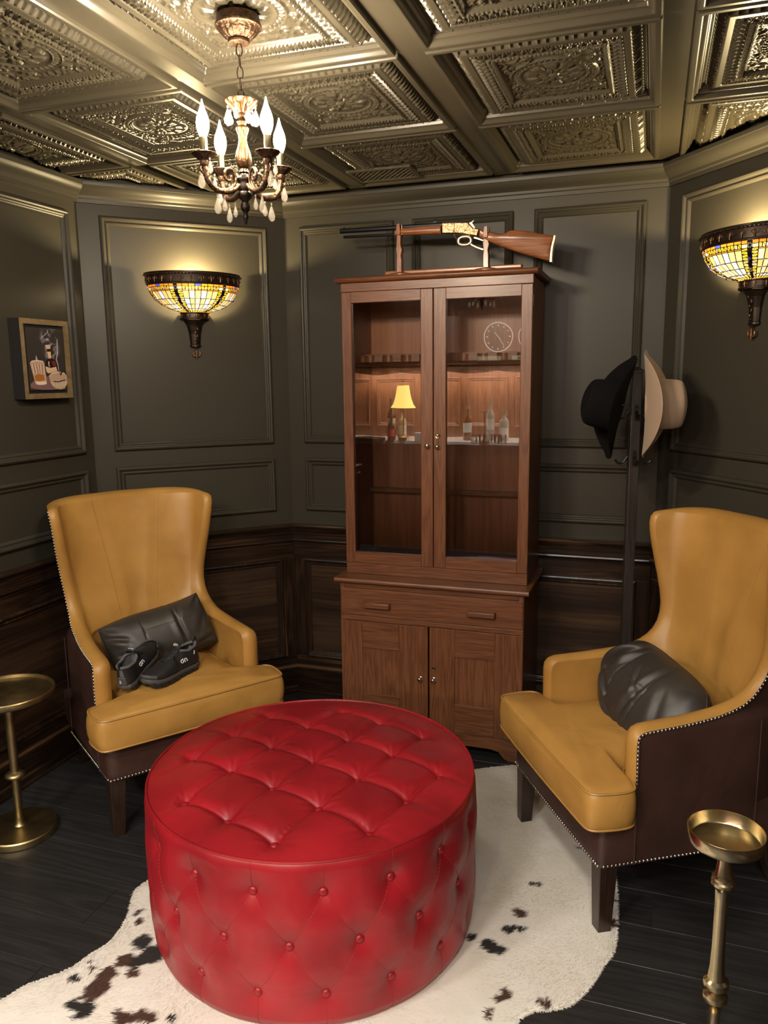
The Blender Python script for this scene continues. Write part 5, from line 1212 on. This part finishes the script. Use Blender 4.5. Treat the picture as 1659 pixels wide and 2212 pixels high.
flat('printed_whisky', [U(425, 1390), U(500, 1355), U(600, 1370), U(610, 1470), U(520, 1495), U(440, 1480)], 'amber', 4); flat('printed_base', [U(440, 1500), U(630, 1500), U(635, 1550), U(530, 1565), U(455, 1550)], 'glasshi', 5)
flat('printed_rim', [U(365, 1150), U(400, 1108), U(500, 1093), U(600, 1108), U(625, 1145), U(600, 1125), U(500, 1112), U(410, 1128)], 'glasshi', 5)
flat('printed_bowl', [U(690, 1390), U(760, 1330), U(870, 1305), U(990, 1330), U(1045, 1400), U(1045, 1540), U(980, 1640), U(900, 1662), U(800, 1640), U(715, 1540)], 'glass', 6)
for k in range(10): x = 725+k*31; flat('printed_cut', [U(x, 1490), U(x+12, 1490), U(x+12-(k-4.5)*4, 1630-abs(k-4.5)*9), U(x-(k-4.5)*4, 1630-abs(k-4.5)*9)], 'glasshi' if k % 2 else 'cream', 7)
flat('printed_waterline', [U(760, 1490), U(860, 1500), U(1000, 1465), U(1005, 1485), U(860, 1520), U(770, 1510)], 'dark', 8); flat('printed_cigar', [U(900, 1380), U(960, 1270), U(985, 1290), U(925, 1385)], 'dark', 8)
flat('printed_cigar_band', [U(888, 1330), U(925, 1300), U(940, 1325), U(900, 1360)], 'amber', 9)
flat('printed_bowl_rim', [U(690, 1390), U(760, 1335), U(870, 1308), U(990, 1332), U(1040, 1395), U(985, 1350), U(870, 1325), U(765, 1352)], 'glasshi', 7)
flat('printed_smoke', [U(885, 1290), U(880, 1180), U(850, 1080), U(880, 960), U(890, 760), U(905, 660), U(915, 690), U(905, 960), U(870, 1070), U(895, 1180), U(897, 1290)], 'smoke', 5)
flat('printed_smoke', [U(600, 690), U(700, 600), U(745, 560), U(740, 515), U(725, 520), U(728, 555), U(695, 590), U(600, 670)], 'smoke', 5)
flat('printed_smoke', [U(470, 1090), U(485, 1000), U(505, 1060), U(510, 1095)], 'smoke', 4)

# ================================================================== HAT RACK AND HATS
RKX, RKY = -.060, 2.985
rk = thing('hat_rack', 'dark square-post hat stand with metal hooks between the cabinet and the right chair', 'coat rack', (RKX, RKY, 0), R_(14))
h = .0175
MB().box(-h, h, -h, h, .02, 1.515).build('post', M['rack_z'], rk, bevel=.002)
MB().add([(-h-.004, -h-.004, 1.512), (h+.004, -h-.004, 1.512), (h+.004, h+.004, 1.512), (-h-.004, h+.004, 1.512), (-h-.004, -h-.004, 1.522), (h+.004, -h-.004, 1.522), (h+.004, h+.004, 1.522), (-h-.004, h+.004, 1.522), (-.006, -.006, 1.534), (.006, -.006, 1.534), (.006, .006, 1.534), (-.006, .006, 1.534)],
         [(3, 2, 1, 0), (0, 1, 5, 4), (1, 2, 6, 5), (2, 3, 7, 6), (3, 0, 4, 7), (4, 5, 9, 8), (5, 6, 10, 9), (6, 7, 11, 10), (7, 4, 8, 11), (8, 9, 10, 11)]).build('cap', M['rack_z'], rk, bevel=.001)
for k in range(4):
    a = PI/2*k+PI/4; c_, s_ = math.cos(a), math.sin(a); b = MB()
    b.tube([(c_*.01, s_*.01, .030), (c_*.10, s_*.10, .022), (c_*.165, s_*.165, .012)], [.014, .013, .011], 8); b.build('foot', M['rack_x'], rk)
def hook(k, z):
    a = PI/2*k-PI/2; c_, s_ = math.cos(a), math.sin(a); b = MB()
    def Q(d, t, zz): return (c_*(h+d)-s_*t, s_*(h+d)+c_*t, z+zz)
    pl_ = [Q(0, -.007, .028), Q(0, .007, .028), Q(0, .007, -.028), Q(0, -.007, -.028), Q(.003, -.007, .028), Q(.003, .007, .028), Q(.003, .007, -.028), Q(.003, -.007, -.028)]
    b.add(pl_, [(4, 5, 6, 7), (0, 4, 7, 3), (1, 2, 6, 5), (0, 1, 5, 4), (2, 3, 7, 6)])
    for zz in (.020, -.020): b.ball(Q(.004, 0, zz), .0032, 8, 5)
    b.tube(catmull([Q(.003, 0, .004), Q(.010, 0, -.004), Q(.018, 0, -.016), Q(.028, 0, -.021), Q(.040, 0, -.017), Q(.047, 0, -.006)], 5), [.004]*25+[.0052], 8)
    b.build('hook', M['darkmetal'], rk)
for k in range(4): hook(k, 1.372); hook(k, 1.208)
for k in (1, 3): pass

def make_hat(name, label, m_, loc, R3, a=.150, bq=.190, crown=.125, curl=.080, tilt=0, extra=None):
    t = thing(name, label, 'hat', loc); t.rotation_euler = R3.to_euler()
    NA = 96; vs = []; rows = 0
    A = np.linspace(0, 2*PI, NA, endpoint=False)
    def bz(x, y): s = abs(x)/a; return curl*max(0, s-.36)**1.35*1.8-.010*(y/bq)**2
    ia, ib = .073, .092
    # underside of the brim, edge, top of the brim, crown, top
    rings = []
    def brim(f, dz):
        r = []
        for q in A:
            x = (ia+(a-ia)*f)*math.cos(q); y = (ib+(bq-ib)*f)*math.sin(q); r.append((x, y, bz(x, y)+dz))
        return r
    for f in (0, .25, .5, .75, .97): rings.append(brim(f, -.0022))
    rings.append(brim(1.0, 0))
    for f in (.97, .75, .5, .25, .05): rings.append(brim(f, .0022))
    for hgt, sa, sb in ((.004, .985, .985), (.012, .97, .97), (.03, .965, .965), (.06, .95, .95), (.09, .925, .925), (.108, .89, .90), (.119, .82, .85), (.1245, .72, .77)):
        rings.append([(ia*sa*math.cos(q)*(1-.06*max(0, math.sin(q))*hgt/.12-(.12*max(0, math.sin(q))**2*abs(math.cos(q)) if hgt > .05 else 0)), ib*sb*math.sin(q), hgt/.125*crown+(.006*math.cos(2*q) if hgt > .1 else 0)) for q in A])
    for f, dz in ((.55, -.010), (.30, -.026), (.05, -.030)):
        rings.append([(ia*f*.8*math.cos(q), ib*(.25+.75*f)*.82*math.sin(q), crown+dz+.006*math.cos(2*q)) for q in A])
    b = MB(); b.grid([p for r in rings for p in r], NA, len(rings), cu=True); b.f.append(tuple((len(rings)-1)*NA+k for k in range(NA))); b.mi.append(0)
    o = b.build('hat_body', m_, t, ang=80)
    sub = o.modifiers.new('sub', 'SUBSURF'); sub.levels = 1; sub.render_levels = 1
    b = MB(); b.tube([(.0735*math.cos(q), .0925*math.sin(q), .0085) for q in np.linspace(0, 2*PI, 64, endpoint=False)], .0042, 6, closed=True, flat=1); b.build('hat_band', m_, t)
    # inside lining closes the crown opening
    MB().lathe([(.0725, -.002), (.071, .03), (.066, .08), (.03, .088), (0, .088)], 40, sy=1.26).build('lining', m_, t)
    return t
def frame3(zax, yax):
    z = Vector(zax).normalized(); y = Vector(yax); y = (y-z*y.dot(z)).normalized(); x = y.cross(z); m3 = Matrix((x, y, z)).transposed(); return m3
make_hat('cowboy_hat', 'tan felt cowboy hat hanging on the right side of the hat rack', M['felt_b'], (-.018, RKY-.055, 1.402), frame3((1, -.10, .02), (-.03, 0, 1)), curl=.066)
hk = make_hat('cowboy_hat', 'black felt cowboy hat hanging on the left side of the hat rack', M['felt_k'], (-.118, RKY-.035, 1.392), frame3((-1, -.28, .22), (.24, 0, 1)), curl=.060, crown=.120)
b = MB()
for k, (x, y) in enumerate(((0, 0), (.008, .004), (-.007, .005), (.004, -.009), (.012, -.006), (-.004, .012))): b.ball((x, y, 0), .0030, 6, 4)
b.tube([(.0, 0, 0), (.035, -.012, .0)], .0022, 6)
pin = b.build('hat_pin', M['darkmetal'], hk); pin.location = (.078, .02, .018); pin.rotation_euler = (0, R_(80), 0)

# ================================================================== RUNNING SHOES on the left chair
def make_shoe(label, loc, rz, mirror=1, pitch_=0, rollz=0):
    """toe toward -y, length .27; mirror flips left / right"""
    t = thing('running_shoe', label, 'shoe', loc, rz, 'pair of black running shoes'); t.scale = (.92, .92, .92); t.rotation_euler = (pitch_, rollz, rz)
    # sole outline
    def half(y):   # y from -.135 (toe) to .135 (heel)
        ys = [-.137, -.128, -.105, -.07, -.03, .02, .06, .10, .128, .136]
        return (np.interp(y, ys, [.000, .024, .041, .048, .047, .039, .036, .036, .024, .000]), np.interp(y, ys, [.0, .020, .034, .042, .040, .034, .033, .034, .024, .0]))
    NS = 40; ys = -.136+.272*(.5-.5*np.cos(np.linspace(0, PI, NS)))
    def ring(z, grow=0.0, yshift=0.0):
        r = []
        for y in ys: r.append((mirror*(half(y)[0]+grow*(1 if half(y)[0] > .004 else .3)), y+yshift+(grow*(-1 if y < 0 else 1) if abs(y) > .12 else 0), z))
        for y in ys[::-1]: r.append((-mirror*(half(y)[1]+grow*(1 if half(y)[1] > .004 else .3)), y+yshift+(grow*(-1 if y < 0 else 1) if abs(y) > .12 else 0), z))
        return r
    toe = lambda y: .012*np.clip((-y-.075)/.06, 0, 1)**1.6
    def lift(r, dz=0): return [(p[0], p[1], p[2]+toe(p[1])+dz) for p in r]
    # midsole band
    rows = [lift(ring(.012, -.002)), lift(ring(.016, .002)), lift(ring(.024, .003)), lift(ring(.031, .001)), lift(ring(.034, -.003)), lift(ring(.034, -.02))]
    n = len(rows[0]); b = MB(); b.grid([p for r in rows for p in r], n, len(rows), cu=True); b.f.append(tuple(range(n))); b.mi.append(0); b.build('midsole', M['rubber_g'], t, ang=50)
    # lugged outsole pods
    for side in (0, 1):
        for k in range(7):
            y0 = -.118+k*.034; y1 = y0+.027; s = mirror*(1 if side == 0 else -1); b = MB(); hA = float(half(y0)[side]); hB = float(half(y1)[side]); zA, zB = float(toe(y0)), float(toe(y1))
            if min(hA, hB) < .012: hA = max(hA, .014); hB = max(hB, .014)
            b.add([(s*.004, y0, zA), (s*(hA+.002), y0, zA), (s*(hB+.002), y1, zB), (s*.004, y1, zB), (s*.004, y0-.002, .018+zA), (s*(hA+.004), y0-.004, .020+zA), (s*(hB+.004), y1+.001, .020+zB), (s*.004, y1, .018+zB)],
                  [(3, 2, 1, 0), (4, 5, 6, 7), (0, 1, 5, 4), (1, 2, 6, 5), (2, 3, 7, 6), (3, 0, 4, 7)]).build('sole_pod', M['rubber_k'], t, bevel=.002)
    # upper: loft of cross-sections along y, open at the collar
    NY_, NC = 34, 25; yy = np.linspace(-.131, .131, NY_); vs = []
    top = lambda y: float(np.interp(y, [-.131, -.118, -.09, -.05, 0, .035, .07, .11, .131], [.046, .055, .062, .072, .090, .100, .092, .098, .104]))
    ow = lambda y: float(np.interp(y, [-.131, .0, .018, .045, .075, .11, .124, .131], [0, 0, .006, .024, .028, .023, .012, .004]))
    for y in yy:
        hl, hr = float(half(y)[0]), float(half(y)[1]); hl, hr = max(hl, .006), max(hr, .006); T = top(y); o_ = ow(y)
        for k in range(NC):
            u = -1+2*k/(NC-1); s = 1 if u > 0 else -1; q = abs(u); hb_ = hl if u > 0 else hr
            # q: 1 at the sole, 0 at the centre line
            x = hb_*(math.sin(q*PI/2)**.75); z = .031+float(toe(y))*.8+(T-.031-float(toe(y))*.8)*(math.cos(q*PI/2)**.72)
            if o_ > 0: 
                x = o_+(hb_-o_)*(q**.85)*(1+.10*math.sin(q*PI)); z = .031+(T-.031)*(1-q**1.4)
            vs.append((mirror*s*x, y, z))
    b = MB(); fs = []
    for j in range(NY_-1):
        for k in range(NC-1):
            if k in (NC//2-1, NC//2) and min(ow(yy[j]), ow(yy[j+1])) > .003: continue
            fs.append((j*NC+k, j*NC+k+1, (j+1)*NC+k+1, (j+1)*NC+k))
    b.add(vs, fs); up = b.build('upper', M['mesh_k'], t, ang=70, recalc=True)
    so = up.modifiers.new('thick', 'SOLIDIFY'); so.thickness = .003; so.offset = -1
    # collar padding and insole
    cp = []
    cyy = np.linspace(.020, .129, 14)
    for y in cyy: cp.append((mirror*ow(y), y, top(y)+.001))
    for y in cyy[::-1]: cp.append((-mirror*ow(y), y, top(y)+.001))
    MB().tube(catmull(cp, 3, closed=True), .0055, 8, closed=True).build('collar', M['lining'], t)
    b = MB(); ring_top = catmull(cp, 2, closed=True); nn = len(ring_top); v2 = [tuple(p) for p in ring_top]+[(p[0]*1.15, p[1]*.97+.003, .050) for p in ring_top]; b.grid(v2, nn, 2, cu=True); b.f.append(tuple(nn+k for k in range(nn))); b.mi.append(0); b.build('lining', M['lining'], t, recalc=False)
    # tongue
    b = MB(); rows = []
    for y, z, w_ in ((-.030, .082, .018), (0, .094, .020), (.022, .108, .022), (.036, .122, .021), (.041, .128, .014)):
        for k in range(7): u = -1+k/3; rows.append((u*w_, y+.003*abs(u), z-.006*u*u))
    b.grid(rows, 7, 5); tg = b.build('tongue', M['mesh_k'], t, ang=80); so = tg.modifiers.new('thick', 'SOLIDIFY'); so.thickness = .006
    b = MB()
    for k in range(6):
        y = -.052+k*.0145; z = top(y)+.002; w_ = .017+.0015*k
        b.tube(catmull([(-w_, y-.004, z-.006), (-w_*.4, y, z+.0015), (w_*.4, y+.001, z+.0015), (w_, y+.005, z-.006)], 4), .0019, 6, flat=1.6)
    b.tube(catmull([(.0, .020, .106), (.018, .022, .112), (.030, .012, .100), (.036, -.006, .086)], 4), .0016, 6); b.tube(catmull([(.0, .020, .106), (-.016, .026, .112), (-.028, .016, .098), (-.034, .0, .084)], 4), .0016, 6); b.build('laces', M['rubber_k'], t)
    # toe bumper, heel clip, pull tab
    rows = []
    for y, f in zip(ys[:13], range(13)): pass
    b = MB(); tip = [p for p in lift(ring(.034, .0015)) if p[1] < -.098]; tip2 = [(p[0]*.96, p[1]*.985, p[2]+.010) for p in tip]
    half_ = sorted(tip, key=lambda p: math.atan2(p[0], -(p[1]+.09))); half2 = [(p[0]*.95, p[1]*.985, p[2]+.013) for p in half_]; b.grid(half_+half2, len(half_), 2); tb_ = b.build('toe_bumper', M['rubber_g'], t); so = tb_.modifiers.new('thick', 'SOLIDIFY'); so.thickness = .003; so.offset = 0
    b = MB(); b.add([(-.020, .120, .034), (.020, .120, .034), (.016, .124, .066), (-.016, .124, .066), (-.018, .139, .034), (.018, .139, .034), (.013, .137, .066), (-.013, .137, .066)], [(0, 1, 2, 3), (5, 4, 7, 6), (1, 5, 6, 2), (4, 0, 3, 7), (3, 2, 6, 7), (0, 4, 5, 1)]).build('heel_clip', M['rubber_g'], t, bevel=.003)
    MB().tube(catmull([(0, .129, .100), (0, .136, .112), (0, .134, .121), (0, .127, .118), (0, .125, .106)], 4), .0030, 8, flat=2).build('pull_tab', M['mesh_k'], t)
    # printed marks: a ring with a tail beside an open arc, on both flanks, tongue and heel
    def mark(T3, s, nm):
        bb_ = MB()
        def W(u, v): return tuple(T3 @ Vector((u*s, v*s, 0)))
        bb_.tube([W(-1.05+.75*math.cos(q), .75*math.sin(q)) for q in np.linspace(0, 2*PI, 16, endpoint=False)], .14*s*1.6, 5, closed=True); bb_.tube([W(-.55, .55), W(-.15, 1.05)], .22*s, 5)
        bb_.tube([W(.55, -.75)]+[W(1.25+.70*math.cos(q), .10+.70*math.sin(q)) for q in np.linspace(PI, 0, 9)]+[W(1.95, -.75)], .22*s, 5); return bb_.build(nm, M['white'], t)
    for sd in (1, -1):
        hf = float(half(.055)[0 if sd > 0 else 1]); X3 = mirror*sd
        e1 = Vector((0, X3, 0)) ; nrm = Vector((X3, 0, .42)).normalized(); e2 = nrm.cross(e1).normalized()
        if e2.z < 0: e2 = -e2
        m4 = Matrix.Translation((X3*(hf+.0005), .035, .064)) @ Matrix((e1, e2, nrm)).transposed().to_4x4(); mark(m4, .0082, 'side_logo')
    m4 = Matrix.Translation((0, .0315, .1225)) @ Matrix(((1, 0, 0), (0, .55, -.83), (0, .83, .55))).to_4x4(); mark(m4, .0052, 'tongue_logo')
    m4 = Matrix.Translation((.004, .1395, .050)) @ Matrix(((0, 1, 0), (0, 0, 1), (1, 0, 0))).to_4x4(); mark(m4, .0032, 'heel_logo')
    MB().tube([(mirror*.0385, .088, .074), (mirror*.0365, .092, .088)], .0016, 5).build('reflective_tab', M['white'], t)
    return t
# ================================================================== SHOES PLACEMENT
SX, SY = ch_world(LC, TH_L, -.135, .205)
# near, right-hand shoe: toe toward the camera-left; far shoe: heel toward the camera
sA = make_shoe('black running shoe with its toe pointing forward, nearer the middle of the seat', (-1.563, 2.222, .474), R_(-12), 1)
sB = make_shoe('black running shoe turned heel first, beside the chair arm', (-1.668, 2.192, .497), R_(190), 1, pitch_=R_(-14))

# ================================================================== BAR BEHIND THE CAMERA (seen reflected in the cabinet glass)
BY = -.62
FRW = wood('bar_panel_wood', (.07, .025, .010), (.15, .056, .022), (.21, .082, .034), 'z', .8, .4)
FRX = wood('bar_rail_wood', (.07, .025, .010), (.15, .056, .022), (.21, .082, .034), 'x', .8, .4)
MARB = mat('white_marble', (.82, .80, .77), .18, noise=.08, nscale=5)
bar = thing('bar_cabinet', 'wooden back bar with a white marble counter, reflected in the glass doors', 'bar', (-1.30, BY-.25, 0))
MB().box(-1.62, 1.35, -.24, .20, .0, .925).build('body', FRW, bar)
MB().box(-1.64, 1.37, -.24, .235, .925, .955).build('countertop', MARB, bar, bevel=.004)
MB().box(-1.62, 1.35, -.26, -.235, .955, 2.20).build('back_panel', FRW, bar)
for k in range(7):
    x0 = -1.60+k*.435; fm = frame_mould(x0, x0+.37, 1.05, 1.50, MOLD, FRX, bar, 'panel_moulding', -.0)
    fm.rotation_euler = (0, 0, PI); fm.location = (2*x0+.37, -.235, 0)
MB().box(-1.62, 1.35, -.24, .06, 1.585, 1.615).build('upper_shelf', FRX, bar, bevel=.003)
b = MB(); pts = []
xs_ = np.linspace(-1.62, 1.35, 110)
b.prism([(x, 1.55-.022*abs(math.sin((x+.84)*PI/.44))) for x in xs_]+[(1.35, 1.60), (-1.62, 1.60)], .04, .06).build('valance', FRX, bar)
def on_bar(vx, vy=6.4): return vx
def bottle(label, x, y, z, hgt, r, glass, lab, labz, cap, grp='bottles on the bar'):
    t = thing('bottle', label, 'bottle', (x, y, z), PI, grp)
    MB().lathe([(0, 0), (r*.95, 0), (r, .004), (r, hgt*.58), (r*.85, hgt*.66), (r*.36, hgt*.74), (r*.32, hgt*.93), (r*.38, hgt*.94), (r*.38, hgt*.96), (0, hgt*.96)], 24).build('glass_body', glass, t, ang=50)
    MB().lathe([(r*.42, hgt*.90), (r*.42, hgt), (0, hgt)], 16).build('cap', cap, t)
    lp = MB().lathe([(r*1.012, hgt*labz), (r*1.012, hgt*(labz+.28))], 24, a0=PI*.1, a1=PI*.9, cap=False).build('label_paper', lab, t); lp.rotation_euler = (0, 0, PI)
    return t
GK = mat('dark_bottle_glass', (.012, .006, .004), .08, coat=1.0, coatr=.03); GA = mat('amber_bottle_glass', (.22, .075, .012), .08, coat=1.0, coatr=.03); GC = mat('pale_spirit_glass', (.40, .36, .30), .06, coat=1.0, coatr=.03)
LP = mat('paper_label', (.72, .68, .58), .6); LR = mat('red_label', (.62, .03, .025), .6); CB = mat('bottle_cap', (.03, .02, .02), .5); CKm = mat('cork_cap', (.42, .27, .13), .7)
# table lamp
tl = thing('table_lamp', 'slim brass table lamp with a glowing bell shade on the bar counter', 'lamp', (-2.07, BY-.05, .955))
MB().lathe([(0, 0), (.048, 0), (.050, .004), (.050, .026), (.046, .030), (.016, .034), (.007, .045), (.006, .30), (.006, .44), (.010, .45), (0, .46)], 32).build('base', M['brass'], tl, ang=40)
SH = bpy.data.materials.new('lit_lamp_shade'); SH.use_nodes = True
_b = SH.node_tree.nodes['Principled BSDF']; _b.inputs['Base Color'].default_value = (.85, .62, .20, 1); _b.inputs['Emission Color'].default_value = (1, .60, .12, 1); _b.inputs['Emission Strength'].default_value = SHADE_W
MB().lathe([(.112, .285), (.090, .315), (.074, .36), (.063, .41), (.056, .455), (.054, .478)], 40, cap=False).build('lamp_shade', SH, tl, ang=60)
MB().lathe([(.004, .455), (.004, .500), (.010, .505), (.010, .520), (0, .525)], 12).build('finial', M['brass'], tl)
tr = thing('serving_tray', 'oval brass serving tray on the bar counter left of the lamp', 'tray', (-2.02+.0, BY-.17, .955))
tr.location = (-1.98, BY+.10, .955); MB().lathe([(0, 0), (.10, 0), (.115, .004), (.118, .030), (.115, .031), (.11, .008), (0, .006)], 40, sx=1.3, sy=.75).build('dish', M['brass'], tr, ang=40)
tr.location = (-2.36, BY+.05, .955)
bottle('tall dark wine bottle with a pale label, on the bar beside the lamp', -2.205, BY-.13, .955, .36, .038, GK, LP, .25, CB)
bottle('dark bottle with a bright red label in front of the bar lamp', -2.165, BY+.01, .955, .22, .034, GK, LR, .18, CB)
bottle('clear square-shouldered spirit bottle with a cream label left on the bar', -2.118, BY-.16, .955, .27, .040, GC, LP, .18, CB)
bottle('amber whiskey bottle with a cream label standing at the bar back', -1.52, BY-.17, .955, .30, .037, GA, LP, .22, CKm)
bottle('pale spirit bottle with a white label, tallest on the right of the bar', -1.32, BY-.17, .955, .36, .036, GC, LP, .25, CKm)
bottle('squat pale bottle with cork stopper at the right end of the bar', -1.20, BY-.17, .955, .27, .042, GC, LP, .12, CKm)
ml = thing('drink_table', 'thin brass martini stand on the bar counter at right', 'stand', (-1.34, BY-.01, .955)); ml['label'] = 'thin brass stand with a small flat top on the bar counter at right'
MB().lathe([(0, 0), (.04, 0), (.038, .006), (.006, .012), (.005, .25), (.05, .256), (.05, .26), (0, .262)], 24).build('stand_body', M['brass'], ml, ang=40)
for k in range(5):
    t = thing('rocks_glass', 'cut rocks glass on the marble counter, %s in the row from the lamp side' % ('first', 'second', 'third', 'fourth', 'fifth')[k], 'glass', (-1.40+.062*k, BY+.13-.02*(k % 2), .955), .3*k, 'rocks glasses on the bar counter')
    MB().lathe([(.026, 0), (.030, .07), (.027, .07), (.023, .012), (0, .010)], 8).build('glass_body', M['clear'], t, smooth=False)
ct = thing('napkin_box', 'white square napkin holder on the bar counter beside the lamp', 'box', (-1.90, BY+.04, .955)); MB().box(-.035, .035, -.03, .03, 0, .075).build('body', mat('white_plastic', (.75, .73, .70), .4), ct, bevel=.004)
# world clocks on the wall above the shelf and their city signs
for k, (cx_, ang_h, ang_m) in enumerate(((-1.32, 40, 215), (-1.015, 305, 130), (-.71, 20, 140))):
    t = thing('wall_clock', ('see-through wall clock ring above the blank pale sign', 'see-through wall clock ring above the LONDON sign', 'see-through wall clock ring at the right end of the bar')[k], 'clock', (cx_, BY-.475, 1.845), PI, 'clocks above the bar')
    b = MB(); b.tube([(.125*math.cos(q), -.008, .125*math.sin(q)) for q in np.linspace(0, 2*PI, 64, endpoint=False)], .0045, 8, closed=True); b.build('ring', M['edgelit'], t)
    dl = MB().lathe([(0, 0), (.122, 0)], 48, cap=False).build('dial', M['black'], t); dl.rotation_euler = (PI/2, 0, 0)
    for q in range(12): a = 2*PI*q/12; MB().tube([(.092*math.sin(a), -.004, .092*math.cos(a)), (.108*math.sin(a), -.004, .108*math.cos(a))], .0035 if q % 3 else .005, 5).build('hour_mark', M['edgelit'], t)
    for a, l in ((R_(ang_h), .05), (R_(ang_m), .085)): MB().tube([(-.02*math.sin(a), -.006, -.02*math.cos(a)), (l*math.sin(a), -.006, l*math.cos(a))], .0028, 5).build('hand', M['edgelit'], t)
for k, (cx_, txt) in enumerate(((-1.34, None), (-1.04, 'London'))):
    t = thing('city_sign', ('narrow pale sign with an unreadable smudge under the left clock', 'narrow pale sign reading London under the middle clock')[k], 'sign', (cx_, BY-.19+.02, 1.655), PI, 'city signs under the clocks')
    MB().box(-.105, .105, -.004, .004, -.020, .020).build('plate', mat('brass_plate', (.42, .40, .26), .45), t, bevel=.001)
    if txt:
        cu = bpy.data.curves.new('lettering', 'FONT'); cu.body = txt; cu.size = .034; cu.align_x = 'CENTER'; cu.align_y = 'CENTER'; cu.extrude = .0006
        tmp = bpy.data.objects.new('lettering_curve', cu); COL.objects.link(tmp); dg = bpy.context.evaluated_depsgraph_get(); dg.update(); me = bpy.data.meshes.new_from_object(tmp.evaluated_get(dg)); bpy.data.objects.remove(tmp)
        me.materials.clear(); me.materials.append(M['black']); o = bpy.data.objects.new('lettering', me); COL.objects.link(o); o.parent = t; o.location = (0, -.005, 0); o.rotation_euler = (PI/2, 0, 0)
# under-shelf strip light over the bar
lamp('AREA', 'under_shelf_light', (-1.35, BY-.36, 1.578), 75, (1, .86, .68), 2.6, (0, 0, 0), .06)
